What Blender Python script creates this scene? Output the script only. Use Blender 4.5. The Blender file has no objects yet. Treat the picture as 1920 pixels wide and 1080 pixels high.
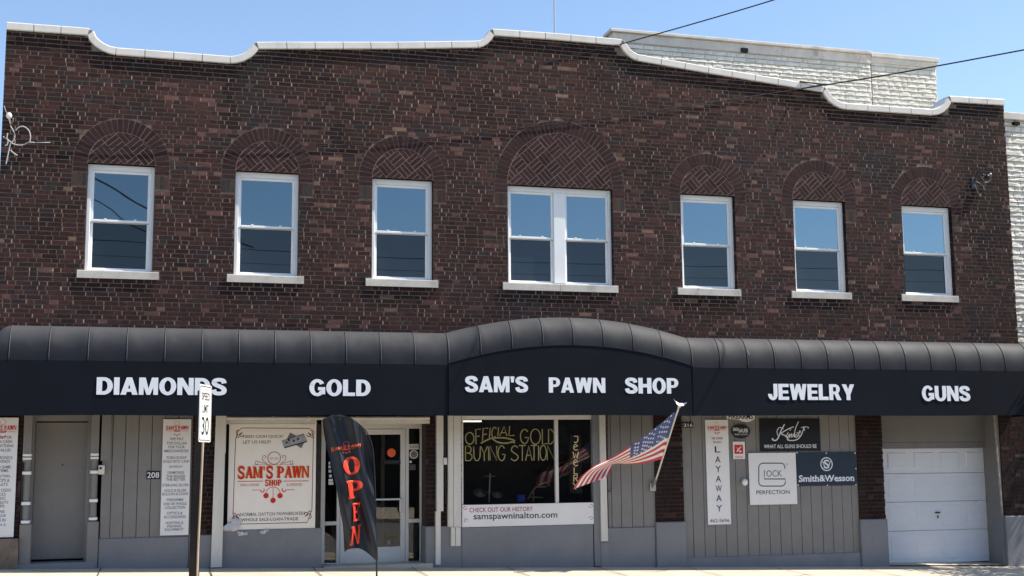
import bpy, math, random
from math import sin, cos, pi, sqrt, radians
from mathutils import Vector, Matrix
random.seed(7)
S = bpy.context.scene
C = S.collection

# ---------------------------------------------------------------- camera
ZW = 4.51                                   # height of the upper window sills above the pavement at the shop's middle
CAM = Vector((-6.1636, -19.0512, -2.7095 + ZW))
YAW, PITCH, ROLL, F = 0.272995, 0.131866, -0.0082066, 2320.78
fw = Vector((sin(YAW)*cos(PITCH), cos(YAW)*cos(PITCH), sin(PITCH)))
rt = Vector((cos(YAW), -sin(YAW), 0)); up = rt.cross(fw)
rt, up = cos(ROLL)*rt + sin(ROLL)*up, -sin(ROLL)*rt + cos(ROLL)*up
cd = bpy.data.cameras.new('camera'); cam = bpy.data.objects.new('camera', cd); C.objects.link(cam)
cam.matrix_world = Matrix(((rt.x, up.x, -fw.x, CAM.x), (rt.y, up.y, -fw.y, CAM.y), (rt.z, up.z, -fw.z, CAM.z), (0, 0, 0, 1)))
cd.sensor_width = 36; cd.lens = F/1920*36; cd.clip_start = 0.1; cd.clip_end = 3000
S.camera = cam

# ---------------------------------------------------------------- sky, sun, exposure
SUN = Vector((0.72, -0.165, 1.0)).normalized()          # towards the sun: high on the right, just in front of the facade
W = bpy.data.worlds.new('World'); S.world = W; W.use_nodes = True
nt = W.node_tree; nt.nodes.clear()
sky = nt.nodes.new('ShaderNodeTexSky'); sky.sky_type = 'NISHITA'; sky.sun_disc = False
sky.sun_elevation = math.asin(SUN.z); sky.sun_rotation = math.atan2(SUN.x, SUN.y)
sky.air_density = 1.0; sky.dust_density = 0.35; sky.ozone_density = 1.8
bg = nt.nodes.new('ShaderNodeBackground'); bg.inputs[1].default_value = 0.12
wo = nt.nodes.new('ShaderNodeOutputWorld')
nt.links.new(sky.outputs[0], bg.inputs[0]); nt.links.new(bg.outputs[0], wo.inputs[0])
sl = bpy.data.lights.new('sun', 'SUN'); sl.energy = 4.2; sl.angle = radians(0.53); sl.color = (1, 0.94, 0.84)
so = bpy.data.objects.new('sun', sl); C.objects.link(so)
so.rotation_euler = SUN.to_track_quat('Z', 'Y').to_euler(); so.location = (10, -5, 20)
S.view_settings.view_transform = 'Standard'; S.view_settings.look = 'None'
S.view_settings.exposure = 0.85; S.view_settings.gamma = 1
S.render.engine = 'CYCLES'
S.cycles.max_bounces = 8; S.cycles.transparent_max_bounces = 12

# ---------------------------------------------------------------- measuring helpers
def at(px, py, Y):
    """point of the photograph (1920 wide) carried onto the vertical plane y = Y"""
    d = fw*F + rt*(px-960) - up*(py-540)
    return CAM + d*((Y-CAM.y)/d.y)
def R(x0, y0, x1, y1, Y):
    ym, xm = (y0+y1)/2, (x0+x1)/2
    return at(x0, ym, Y).x, at(x1, ym, Y).x, at(xm, y1, Y).z, at(xm, y0, Y).z
def X(px, py=900, Y=0.0): return at(px, py, Y).x
def Z(px, py, Y=0.0): return at(px, py, Y).z
def gz(x): return 0.004 - 0.0297*x

# ---------------------------------------------------------------- materials
def lin(r, g, b):
    f = lambda c: c/255/12.92 if c <= 10 else ((c/255+0.055)/1.055)**2.4
    return (f(r), f(g), f(b))
def mat(name, col, rough=0.6, spec=0.4, metal=0, var=0.0, vscale=3.0, bump=0.0, bscale=60, attr=False, stain=None, sheen=0, emit=0, coat=0, stretch=(1,1,1), lit_top=None):
    m = bpy.data.materials.new(name); m.use_nodes = True
    n = m.node_tree.nodes; l = m.node_tree.links; b = n['Principled BSDF']
    b.inputs['Roughness'].default_value = rough; b.inputs['Specular IOR Level'].default_value = spec
    b.inputs['Metallic'].default_value = metal; b.inputs['Coat Weight'].default_value = coat
    b.inputs['Sheen Weight'].default_value = sheen
    tc = n.new('ShaderNodeTexCoord')
    mp = n.new('ShaderNodeMapping'); mp.inputs['Scale'].default_value = stretch; l.new(tc.outputs['Object'], mp.inputs[0])
    if attr:
        a = n.new('ShaderNodeVertexColor'); a.layer_name = 'Col'; src = a.outputs[0]
    else:
        c = n.new('ShaderNodeRGB'); c.outputs[0].default_value = (*col, 1); src = c.outputs[0]
    if var:
        t = n.new('ShaderNodeTexNoise'); t.inputs['Scale'].default_value = vscale; t.inputs['Detail'].default_value = 6; t.inputs['Roughness'].default_value = .65
        l.new(mp.outputs[0], t.inputs['Vector'])
        r = n.new('ShaderNodeMapRange'); r.inputs[1].default_value = .3; r.inputs[2].default_value = .7
        r.inputs[3].default_value = 1-var; r.inputs[4].default_value = 1+var; l.new(t.outputs[0], r.inputs[0])
        mx = n.new('ShaderNodeMix'); mx.data_type = 'RGBA'; mx.blend_type = 'MULTIPLY'; mx.inputs[0].default_value = 1
        l.new(src, mx.inputs[6]); l.new(r.outputs[0], mx.inputs[7]); src = mx.outputs[2]
    if stain:
        scol, sscale, lo, hi = stain[:4]
        t = n.new('ShaderNodeTexNoise'); t.inputs['Scale'].default_value = sscale; t.inputs['Detail'].default_value = 8; t.inputs['Roughness'].default_value = .7
        l.new(mp.outputs[0], t.inputs['Vector'])
        r = n.new('ShaderNodeMapRange'); r.inputs[1].default_value = lo; r.inputs[2].default_value = hi; l.new(t.outputs[0], r.inputs[0])
        mx = n.new('ShaderNodeMix'); mx.data_type = 'RGBA'; l.new(r.outputs[0], mx.inputs[0]); l.new(src, mx.inputs[6])
        mx.inputs[7].default_value = (*scol, 1); src = mx.outputs[2]
    if lit_top:                                                    # sunlight painted in: upward faces take a paler colour
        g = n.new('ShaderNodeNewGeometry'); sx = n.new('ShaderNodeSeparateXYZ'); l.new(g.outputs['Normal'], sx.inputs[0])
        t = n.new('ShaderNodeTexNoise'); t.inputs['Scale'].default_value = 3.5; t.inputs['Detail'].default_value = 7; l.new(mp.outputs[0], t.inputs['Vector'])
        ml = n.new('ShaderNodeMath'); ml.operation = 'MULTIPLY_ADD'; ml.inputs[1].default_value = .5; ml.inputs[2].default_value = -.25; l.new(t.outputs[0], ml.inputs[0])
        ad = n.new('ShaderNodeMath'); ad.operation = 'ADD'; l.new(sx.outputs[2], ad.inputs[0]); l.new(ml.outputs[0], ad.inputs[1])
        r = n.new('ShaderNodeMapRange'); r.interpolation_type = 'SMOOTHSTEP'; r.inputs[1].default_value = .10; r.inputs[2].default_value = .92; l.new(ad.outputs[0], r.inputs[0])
        mx = n.new('ShaderNodeMix'); mx.data_type = 'RGBA'; l.new(r.outputs[0], mx.inputs[0]); l.new(src, mx.inputs[6]); mx.inputs[7].default_value = (*lit_top, 1); src = mx.outputs[2]
    l.new(src, b.inputs['Base Color'])
    if emit:
        l.new(src, b.inputs['Emission Color']); b.inputs['Emission Strength'].default_value = emit
    if bump:
        t = n.new('ShaderNodeTexNoise'); t.inputs['Scale'].default_value = bscale; t.inputs['Detail'].default_value = 4
        l.new(mp.outputs[0], t.inputs['Vector'])
        bp = n.new('ShaderNodeBump'); bp.inputs['Strength'].default_value = 1; bp.inputs['Distance'].default_value = bump
        l.new(t.outputs[0], bp.inputs['Height']); l.new(bp.outputs[0], b.inputs['Normal'])
    return m
def glass(name, base, refl, see, wav=0.0):
    """window glass: a clear or dark body under a mirror coat"""
    m = bpy.data.materials.new(name); m.use_nodes = True
    n = m.node_tree.nodes; l = m.node_tree.links; n.remove(n['Principled BSDF'])
    out = n['Material Output']
    tr = n.new('ShaderNodeBsdfTransparent'); tr.inputs[0].default_value = (.8, .82, .84, 1)
    df = n.new('ShaderNodeBsdfDiffuse'); df.inputs[0].default_value = (*base, 1)
    gl = n.new('ShaderNodeBsdfGlossy'); gl.inputs['Roughness'].default_value = 0.012
    gl.inputs[0].default_value = ((.60, .81, .95, 1) if refl > .1 else (.85, .92, 1, 1)) if see == 0 else (1, 1, 1, 1)
    m1 = n.new('ShaderNodeMixShader'); m1.inputs[0].default_value = see
    l.new(df.outputs[0], m1.inputs[1]); l.new(tr.outputs[0], m1.inputs[2])
    lw = n.new('ShaderNodeFresnel'); lw.inputs[0].default_value = 1.5
    ad = n.new('ShaderNodeMath'); ad.operation = 'ADD'; ad.inputs[1].default_value = refl; ad.use_clamp = True
    l.new(lw.outputs[0], ad.inputs[0])
    m2 = n.new('ShaderNodeMixShader'); l.new(ad.outputs[0], m2.inputs[0])
    l.new(m1.outputs[0], m2.inputs[1]); l.new(gl.outputs[0], m2.inputs[2]); l.new(m2.outputs[0], out.inputs[0])
    if wav:
        tc = n.new('ShaderNodeTexCoord'); t = n.new('ShaderNodeTexNoise'); t.inputs['Scale'].default_value = 2.2
        bp = n.new('ShaderNodeBump'); bp.inputs['Distance'].default_value = wav
        l.new(tc.outputs['Object'], t.inputs[0]); l.new(t.outputs[0], bp.inputs['Height']); l.new(bp.outputs[0], gl.inputs['Normal'])
    return m
M = dict(
 brick=mat('brick', (1,1,1), .85, .2, attr=True, var=.30, vscale=22, bump=.003, bscale=90, stain=(lin(38,40,44), .55, .52, .74)),
 mortar=mat('mortar', (.195,.150,.120), .95, .1, var=.4, vscale=6, bump=.003, bscale=150),
 pier_mortar=mat('dark mortar', (.075,.058,.052), .95, .1, var=.4, vscale=6),  # darker than the mortar of the upper wall
 coping=mat('glazed coping', (.74,.685,.62), .45, .4, var=.08, vscale=3, stain=((.42,.40,.38), 2.5, .56, .85)),
 stone=mat('limestone sill', (.60,.55,.48), .8, .25, var=.14, vscale=6, stain=((.26,.23,.20), 3.0, .52, .8), bump=.002),
 vinyl=mat('white vinyl', (.85,.845,.83), .35, .4, var=.03, vscale=3),
 upane=glass('sky glass', (.01,.02,.035), .24, .0, .004),
 lpane=glass('screened glass', (.006,.009,.014), .0, .0, .01),
 cpane=glass('shop glass', (.0,.0,.0), .045, 1.0),
 fabric=mat('black awning fabric', (.0095,.0115,.0165), .6, .2, var=.2, vscale=2.0, bump=.0012, bscale=320, lit_top=(.066,.064,.067)),
 piping=mat('highlighted black piping', (.07,.07,.075), .5, .3, var=.3, vscale=5),  # seam highlights painted as a lighter piping colour
 valance=mat('black valance fabric', (.0070,.0090,.0140), .8, .12, var=.2, vscale=1.2, bump=.0008, bscale=320),
 letter=mat('white letter paint', (.80,.81,.84), .55, .3, var=.04, vscale=6),
 gray=mat('gray wall paint', (.225,.212,.20), .6, .3, var=.07, vscale=2.5, bump=.0015, bscale=40, stain=((.16,.16,.17), 1.6, .55, .9)),
 grayb=mat('gray base paint', (.215,.215,.225), .6, .3, var=.10, vscale=2.0, bump=.004, bscale=18, stain=((.30,.31,.33), 1.1, .62, .85)),
 gap=mat('dark gap', (.02,.02,.022), .9, .1, var=.2),
 wood=mat('white painted board', (.66,.63,.57), .55, .3, var=.10, vscale=4, stain=((.36,.31,.25), 5.0, .60, .82), stretch=(1,1,.25)),
 woodpost=mat('weathered timber', (.045,.037,.030), .8, .2, var=.35, vscale=9, bump=.004, bscale=40, stain=((.016,.013,.012), 4.0, .45, .7), stretch=(1,1,.15)),
 garage=mat('white garage paint', (.80,.80,.82), .5, .3, var=.05, vscale=3, stain=((.46,.46,.47), 3.2, .60, .9), bump=.0015, bscale=25, stretch=(.6,1,1.6)),
 alum=mat('white aluminium', (.72,.70,.67), .4, .4, var=.05, vscale=4),
 poster=mat('white poster', (.90,.83,.74), .45, .35, var=.04, vscale=2),
 vinylsign=mat('white banner vinyl', (.82,.80,.785), .4, .35, var=.035, vscale=2.5),
 cream=mat('cream paper', (.72,.68,.58), .7, .2, var=.05),
 blk=mat('black paint', (.012,.012,.014), .45, .4, var=.1),
 blktext=mat('black print', (.03,.03,.035), .6, .3, var=.1),
 graytext=mat('gray print', (.16,.16,.18), .6, .3, var=.1),
 red=mat('red print', (.62,.028,.018), .55, .3, var=.08),
 maroon=mat('maroon print', (.15,.025,.03), .55, .3, var=.1),
 brass=mat('gold print', (.80,.40,.07), .6, .3, var=.1),
 orange=mat('orange print', (.85,.13,.05), .55, .3, var=.08),
 navy=mat('slate blue sign', (.020,.034,.058), .45, .35, var=.08),
 flagred=mat('red flag cloth', (.50,.035,.05), .75, .15, var=.1, vscale=12, sheen=.3),
 flagwhite=mat('white flag cloth', (.78,.74,.70), .75, .15, var=.06, vscale=12, sheen=.3),
 flagblue=mat('blue flag cloth', (.055,.085,.24), .75, .15, var=.1, vscale=12, sheen=.3),
 feather=mat('black flag polyester', (.011,.013,.020), .42, .4, var=.15, vscale=6),
 steel=mat('brushed steel', (.55,.54,.50), .4, .5, 1, var=.1),
 pale=mat('pale painted pole', (.70,.66,.58), .45, .4, var=.1, vscale=8),
 wire=mat('black cable rubber', (.012,.012,.014), .5, .4, var=.1),
 wcable=mat('white cable', (.48,.46,.44), .5, .3, var=.15, vscale=12),
 walk=mat('concrete pavement', (.56,.485,.38), .9, .2, var=.12, vscale=1.6, bump=.003, bscale=70, stain=((.36,.33,.28), 1.1, .58, .85)),
 walkgap=mat('pavement joint', (.09,.08,.07), .95, .1, var=.2),
 asphalt=mat('worn concrete road', (.24,.225,.20), .9, .2, var=.25, vscale=4, bump=.006, bscale=120),
 yellow=mat('yellow road paint', (.55,.38,.05), .7, .2, var=.15),
 earth=mat('dry ground', (.16,.14,.10), .95, .1, var=.3, vscale=.5, bump=.01),
 white_stone=mat('painted rough stone', (1,1,1), .9, .15, attr=True, var=.10, vscale=9, bump=.008, bscale=30),
 wmortar=mat('pale mortar', (.58,.53,.46), .95, .1, var=.2),
 wcap=mat('weathered stone band', (.70,.645,.57), .85, .2, var=.14, vscale=2.5, stain=((.26,.23,.21), 1.4, .56, .8), bump=.003),
 brown=mat('brown stone', (.20,.15,.115), .9, .2, var=.35, vscale=5, bump=.02, bscale=9),
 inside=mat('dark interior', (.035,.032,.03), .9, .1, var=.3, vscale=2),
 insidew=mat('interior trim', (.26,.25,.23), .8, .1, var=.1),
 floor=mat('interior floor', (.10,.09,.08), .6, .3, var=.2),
 chalk=mat('yellow glass marker', (.33,.29,.14), .8, .2, var=.3, vscale=14),
 tube=mat('fluorescent tube', (1,.9,.7), .5, .2, emit=1.2),
 neon=mat('lit cream sign tube', (.80,.62,.32), .5, .3, var=.1, emit=.22),
 bluep=mat('blue plastic', (.02,.05,.35), .35, .5, var=.1, emit=.05),
 tan=mat('tan wood', (.38,.30,.15), .5, .4, var=.2),
 cymbal=mat('dull bronze', (.16,.13,.10), .45, .5, .6, var=.2),
 plastic=mat('clear wrap', (.55,.55,.58), .25, .6, var=.2, vscale=8),
 leaf=mat('leaf', (.05,.09,.025), .6, .3, var=.4, vscale=3),
 bark=mat('bark', (.11,.085,.06), .9, .1, var=.3, bump=.01, bscale=20),
 roof=mat('roof felt', (.07,.07,.07), .95, .1, var=.2),
)

# ---------------------------------------------------------------- mesh helpers
class MB:
    def __init__(s): s.v = []; s.f = []; s.m = []; s.c = []
    def face(s, pts, mi=0, col=None):
        i = len(s.v); s.v += [tuple(p) for p in pts]; s.f.append(tuple(range(i, i+len(pts)))); s.m.append(mi); s.c.append(col)
        return s
    def mesh(s, vs, fs, mi=0, col=None):
        i = len(s.v); s.v += [tuple(p) for p in vs]
        for f in fs: s.f.append(tuple(k+i for k in f)); s.m.append(mi); s.c.append(col)
        return s
    def box(s, x0, x1, y0, y1, z0, z1, mi=0, col=None, lean=0.0):
        if x0 > x1: x0, x1 = x1, x0
        if y0 > y1: y0, y1 = y1, y0
        if z0 > z1: z0, z1 = z1, z0
        v = [(x0,y0,z0),(x1,y0,z0),(x1,y1,z0),(x0,y1,z0),(x0+lean,y0,z1),(x1+lean,y0,z1),(x1+lean,y1,z1),(x0+lean,y1,z1)]
        return s.mesh(v, [(0,3,2,1),(4,5,6,7),(0,1,5,4),(1,2,6,5),(2,3,7,6),(3,0,4,7)], mi, col)
    def bbox(s, x0, x1, y0, y1, z0, z1, b=.006, mi=0):
        """box with chamfered front edges (front = low y)"""
        if x0 > x1: x0, x1 = x1, x0
        if y0 > y1: y0, y1 = y1, y0
        if z0 > z1: z0, z1 = z1, z0
        a = [(x0,y1,z0),(x1,y1,z0),(x1,y1,z1),(x0,y1,z1)]
        m = [(x0,y0+b,z0),(x1,y0+b,z0),(x1,y0+b,z1),(x0,y0+b,z1)]
        f = [(x0+b,y0,z0+b),(x1-b,y0,z0+b),(x1-b,y0,z1-b),(x0+b,y0,z1-b)]
        fs = [(8,9,10,11),(3,2,1,0)]
        for i in range(4):
            j = (i+1) % 4; fs += [(4+i,4+j,8+j,8+i),(i,j,4+j,4+i)]
        return s.mesh(a+m+f, fs, mi)
    def prism(s, poly, y0, y1, mi=0, col=None):
        """poly: (x,z) counter-clockwise seen from the front; y0 front, y1 back"""
        n = len(poly); v = [(x,y0,z) for x,z in poly]+[(x,y1,z) for x,z in poly]
        return s.mesh(v, [tuple(range(n)), tuple(range(2*n-1, n-1, -1))]+[(i, n+i, n+(i+1)%n, (i+1)%n) for i in range(n)], mi, col)
    def tube(s, pts, r, n=8, mi=0, r1=None, cap=True):
        pts = [Vector(p) for p in pts]; k = len(pts); base = len(s.v); u = None
        for i, p in enumerate(pts):
            t = (pts[min(i+1,k-1)]-pts[max(i-1,0)]).normalized()
            if u is None:
                a = Vector((0,0,1)) if abs(t.z) < .9 else Vector((1,0,0)); u = t.cross(a).normalized()
            u = (u-t*u.dot(t)).normalized(); w = t.cross(u)
            rr = r if r1 is None else r+(r1-r)*i/(k-1)
            for j in range(n):
                q = 2*pi*j/n; s.v.append(tuple(p+(u*cos(q)+w*sin(q))*rr))
        for i in range(k-1):
            for j in range(n):
                a = base+i*n+j; b = base+i*n+(j+1)%n
                s.f.append((a, b, b+n, a+n)); s.m.append(mi); s.c.append(None)
        if cap:
            s.f.append(tuple(base+j for j in range(n-1,-1,-1))); s.f.append(tuple(base+(k-1)*n+j for j in range(n)))
            s.m += [mi, mi]; s.c += [None, None]
        return s
    def disc(s, c, r, y0, y1, n=24, mi=0, rz=None, a0=0, a1=2*pi):
        rz = rz or r
        return s.prism([(c[0]+r*cos(a0+(a1-a0)*i/n), c[1]+rz*sin(a0+(a1-a0)*i/n)) for i in range(n)], y0, y1, mi)
    def ball(s, c, r, n=10, mi=0, sz=1):
        vs = []; fs = []
        for i in range(n+1):
            t = pi*i/n
            for j in range(2*n): q = pi*j/n; vs.append((c[0]+r*sin(t)*cos(q), c[1]+r*sin(t)*sin(q), c[2]+r*sz*cos(t)))
        for i in range(n):
            for j in range(2*n):
                a = i*2*n+j; b = i*2*n+(j+1)%(2*n); fs.append((a, a+2*n, b+2*n, b))
        return s.mesh(vs, fs, mi)
    def ribbon(s, pts, w, y, mi=0, closed=False):
        """flat band along a polyline of (x,z) points on the plane y"""
        n = len(pts); L = []; Rr = []
        for i in range(n):
            if closed: a, b = pts[i-1], pts[(i+1) % n]
            else: a, b = pts[max(i-1,0)], pts[min(i+1,n-1)]
            dx, dz = b[0]-a[0], b[1]-a[1]; d = sqrt(dx*dx+dz*dz) or 1
            nx, nz = -dz/d*w/2, dx/d*w/2
            L.append((pts[i][0]+nx, y, pts[i][1]+nz)); Rr.append((pts[i][0]-nx, y, pts[i][1]-nz))
        fs = [(i, n+i, n+i+1, i+1) for i in range(n-1)]
        if closed: fs.append((n-1, 2*n-1, n, 0))
        return s.mesh(L+Rr, fs, mi)
ORG = {}
def obj(name, mb, mats, parent=None, smooth=False, base=False):
    mats = mats if isinstance(mats, (list, tuple)) else [mats]
    vs = mb.v; lo = [min(v[i] for v in vs) for i in range(3)]; hi = [max(v[i] for v in vs) for i in range(3)]
    o = Vector([(a+b)/2 for a, b in zip(lo, hi)])
    if base: o.z = lo[2]
    me = bpy.data.meshes.new(name)
    me.from_pydata([(v[0]-o.x, v[1]-o.y, v[2]-o.z) for v in vs], [], mb.f)
    for m in mats: me.materials.append(M[m] if isinstance(m, str) else m)
    me.polygons.foreach_set('material_index', mb.m)
    if any(c is not None for c in mb.c):
        ca = me.color_attributes.new('Col', 'FLOAT_COLOR', 'CORNER'); d = []
        for p, c in zip(me.polygons, mb.c):
            c = c or (.1,.1,.1); d += [c[0], c[1], c[2], 1]*p.loop_total
        ca.data.foreach_set('color', d)
    if smooth: me.polygons.foreach_set('use_smooth', [True]*len(me.polygons))
    me.update()
    ob = bpy.data.objects.new(name, me); C.objects.link(ob); ORG[ob] = o
    if parent: ob.parent = parent; ob.location = o-ORG[parent]
    else: ob.location = o
    return ob
def tag(o, label, cat, group=None, kind=None):
    if label: o['label'] = label
    if cat: o['category'] = cat
    if group: o['group'] = group
    if kind: o['kind'] = kind
    return o
def thing(name, label, cat, loc, group=None):
    o = bpy.data.objects.new(name, None); C.objects.link(o); o.location = loc; o.empty_display_size = .2
    ORG[o] = Vector(loc); return tag(o, label, cat, group)
def struct(name, mb, m): return tag(obj(name, mb, m), None, None, None, 'structure')

_gc = {}
def glyphs(s, off):
    if (s, off) in _gc: return _gc[(s, off)]
    cu = bpy.data.curves.new('t', 'FONT'); cu.body = s; cu.offset = off; cu.resolution_u = 3; cu.size = 1
    ob = bpy.data.objects.new('t', cu); C.objects.link(ob)
    dg = bpy.context.evaluated_depsgraph_get(); me = bpy.data.meshes.new_from_object(ob.evaluated_get(dg))
    vs = [(v.co.x, v.co.y) for v in me.vertices]; fs = [tuple(p.vertices) for p in me.polygons]
    bpy.data.objects.remove(ob); bpy.data.curves.remove(cu); bpy.data.meshes.remove(me)
    _gc[(s, off)] = (vs, fs); return vs, fs
def text(mb, s, x0, x1, z0, z1, y, bold=0.0, mi=0, shear=0.0, skew=0.0):
    """lettering s fitted into the box x0..x1, z0..z1 on the plane y, facing the street"""
    vs, fs = glyphs(s, bold)
    ax, bx = min(v[0] for v in vs), max(v[0] for v in vs); az, bz = min(v[1] for v in vs), max(v[1] for v in vs)
    out = []
    for a, b in vs:
        u = (a-ax)/(bx-ax or 1); w = (b-az)/(bz-az or 1)
        out.append((x0+(x1-x0)*u+shear*w*(z1-z0), y, z0+(z1-z0)*w+skew*u*(x1-x0)))
    mb.mesh(out, fs, mi)
def ptext(mb, s, px0, py0, px1, py1, Y, bold=0.0, mi=0, shear=0.0, skew=0.0):
    a, b, c, d = R(px0, py0, px1, py1, Y); text(mb, s, a, b, c, d, Y, bold, mi, shear, skew)
def pp(pts, Y): return [(p.x, p.z) for p in (at(a, b, Y) for a, b in pts)]
def smooth_line(pts, n=6):
    out = []
    for i in range(len(pts)-1):
        p0, p1, p2, p3 = pts[max(i-1,0)], pts[i], pts[i+1], pts[min(i+2,len(pts)-1)]
        for k in range(n):
            t = k/n
            out.append(tuple(.5*(2*b+(c-a)*t+(2*a-5*b+4*c-d)*t*t+(3*b-a-3*c+d)*t**3) for a, b, c, d in zip(p0, p1, p2, p3)))
    out.append(tuple(pts[-1])); return out

# serif capitals drawn as stems and slabs in a unit box; th = stem width, sf = slab overhang
def serif_letter(ch, th=.34, tn=.20, sl=.11, sf=.05):
    """polygons (x,z) for one capital, convex pieces"""
    P = []
    def stem(x0, x1, w, za=0, zb=1): P.append([(x0-w/2, za), (x0+w/2, za), (x1+w/2, zb), (x1-w/2, zb)])
    def slab(x, w, top):
        a, b = (1-sl, 1) if top else (0, sl); P.append([(x-w/2-sf, a), (x+w/2+sf, a), (x+w/2+sf, b), (x-w/2-sf, b)])
    def arc(cx, cz, rx, rz, wx, wz, a0, a1, n=14):
        for i in range(n):
            p, q = a0+(a1-a0)*i/n, a0+(a1-a0)*(i+1)/n
            P.append([(cx+(rx-wx)*cos(p), cz+(rz-wz)*sin(p)), (cx+rx*cos(p), cz+rz*sin(p)), (cx+rx*cos(q), cz+rz*sin(q)), (cx+(rx-wx)*cos(q), cz+(rz-wz)*sin(q))])
    if ch == 'A':
        stem(.14, .5, tn); stem(.82, .5, th); P.append([(.25,.28),(.72,.28),(.68,.38),(.29,.38)]); slab(.14, tn, 0); slab(.82, th, 0)
    elif ch == 'M':
        stem(.12, .12, tn); stem(.86, .86, th*.85); P.append([(.06,1),(.5,.18),(.5,0),(.42,0)][::1] if 0 else [(.06,1),(.44,.05),(.54,.05),(.28,1)]); P.append([(.44,.05),(.54,.05),(.86,1),(.74,1)])
        slab(.12, tn, 0); slab(.86, th*.85, 0); slab(.12, tn, 1); slab(.86, th*.85, 1)
    elif ch == 'N':
        stem(.13, .13, tn); stem(.87, .87, tn); P.append([(.74,0),(.93,0),(.30,1),(.06,1)])
        slab(.13, tn, 0); slab(.13, tn, 1); slab(.87, tn, 1)
    elif ch == 'W':
        stem(.27, .10, th*.8); stem(.27, .48, tn*.8); stem(.72, .5, th*.8); stem(.72, .93, tn*.8); slab(.10, th*.8, 1); slab(.93, tn, 1)
    elif ch == 'P':
        stem(.22, .22, th); slab(.22, th, 0); slab(.22, th, 1); arc(.45, .70, .50, .30, th*.9, .11, -pi/2, pi/2)
        P.append([(.3,.4),(.46,.4),(.46,.51),(.3,.51)]); P.append([(.3,.89),(.46,.89),(.46,1),(.3,1)])
    elif ch == 'H':
        stem(.2, .2, th); stem(.8, .8, th); P.append([(.3,.45),(.7,.45),(.7,.56),(.3,.56)])
        for x in (.2, .8): slab(x, th*.8, 0); slab(x, th*.8, 1)
    elif ch == 'E':
        stem(.24, .24, th); P.append([(.05,0),(.9,0),(.9,.12),(.05,.12)]); P.append([(.05,.88),(.9,.88),(.9,1),(.05,1)]); P.append([(.35,.45),(.7,.45),(.7,.56),(.35,.56)])
        P.append([(.80,.12),(.9,.12),(.9,.3),(.84,.3)]); P.append([(.84,.72),(.9,.72),(.9,.88),(.80,.88)]); P.append([(.63,.34),(.7,.34),(.7,.67),(.63,.67)])
    elif ch == 'O': arc(.5, .5, .5, .5, th, .10, 0, 2*pi, 28)
    elif ch == 'S':
        pts = smooth_line([(.86,.78),(.74,.93),(.5,.965),(.24,.90),(.17,.74),(.32,.58),(.6,.46),(.83,.30),(.76,.11),(.5,.035),(.24,.07),(.13,.24)], 3); n = len(pts)
        w = [tn*.8+(th-tn*.8)*max(0, sin(pi*((i/(n-1))*1.0)))**1.2 for i in range(n)]
        w = [max(.10, min(x, .22)) for x in w]
        L = []
        for i in range(n):
            a, b = pts[max(i-1,0)], pts[min(i+1,n-1)]; dx, dz = b[0]-a[0], b[1]-a[1]; d = sqrt(dx*dx+dz*dz)
            L.append(((pts[i][0]-dz/d*w[i]/2, pts[i][1]+dx/d*w[i]/2), (pts[i][0]+dz/d*w[i]/2, pts[i][1]-dx/d*w[i]/2)))
        for i in range(n-1): P.append([L[i][0], L[i][1], L[i+1][1], L[i+1][0]])
        P.append([(.80,.66),(.90,.66),(.90,.98),(.82,.98)]); P.append([(.10,.02),(.18,.02),(.20,.34),(.10,.34)])
    elif ch == "'": P.append([(.4,.62),(.6,.62),(.72,1),(.28,1)])
    return P
def serif(mb, s, x0, x1, z0, z1, y, widths=None, mi=0, arch=0.0, fn=None, gap=.07):
    ws = [(.35 if c in "' " else 1.15 if c in 'MW' else .95) for c in s]; tot = sum(ws)+gap*(len(s)-1); x = 0; k = 0
    for c, w in zip(s, ws):
        if c != ' ':
            for poly in serif_letter(c):
                k += 1; pts = []
                for a, b in poly:
                    u = (x+a*w)/tot; px = x0+(x1-x0)*u; pz = z0+(z1-z0)*b+arch*(1-(2*u-1)**2)
                    pts.append(fn(px, pz, k) if fn else (px, y-.00012*(k % 9), pz))
                area = sum(poly[i][0]*poly[(i+1) % len(poly)][1]-poly[(i+1) % len(poly)][0]*poly[i][1] for i in range(len(poly)))
                mb.face(pts if area > 0 else pts[::-1], mi)
        x += w+gap

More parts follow.
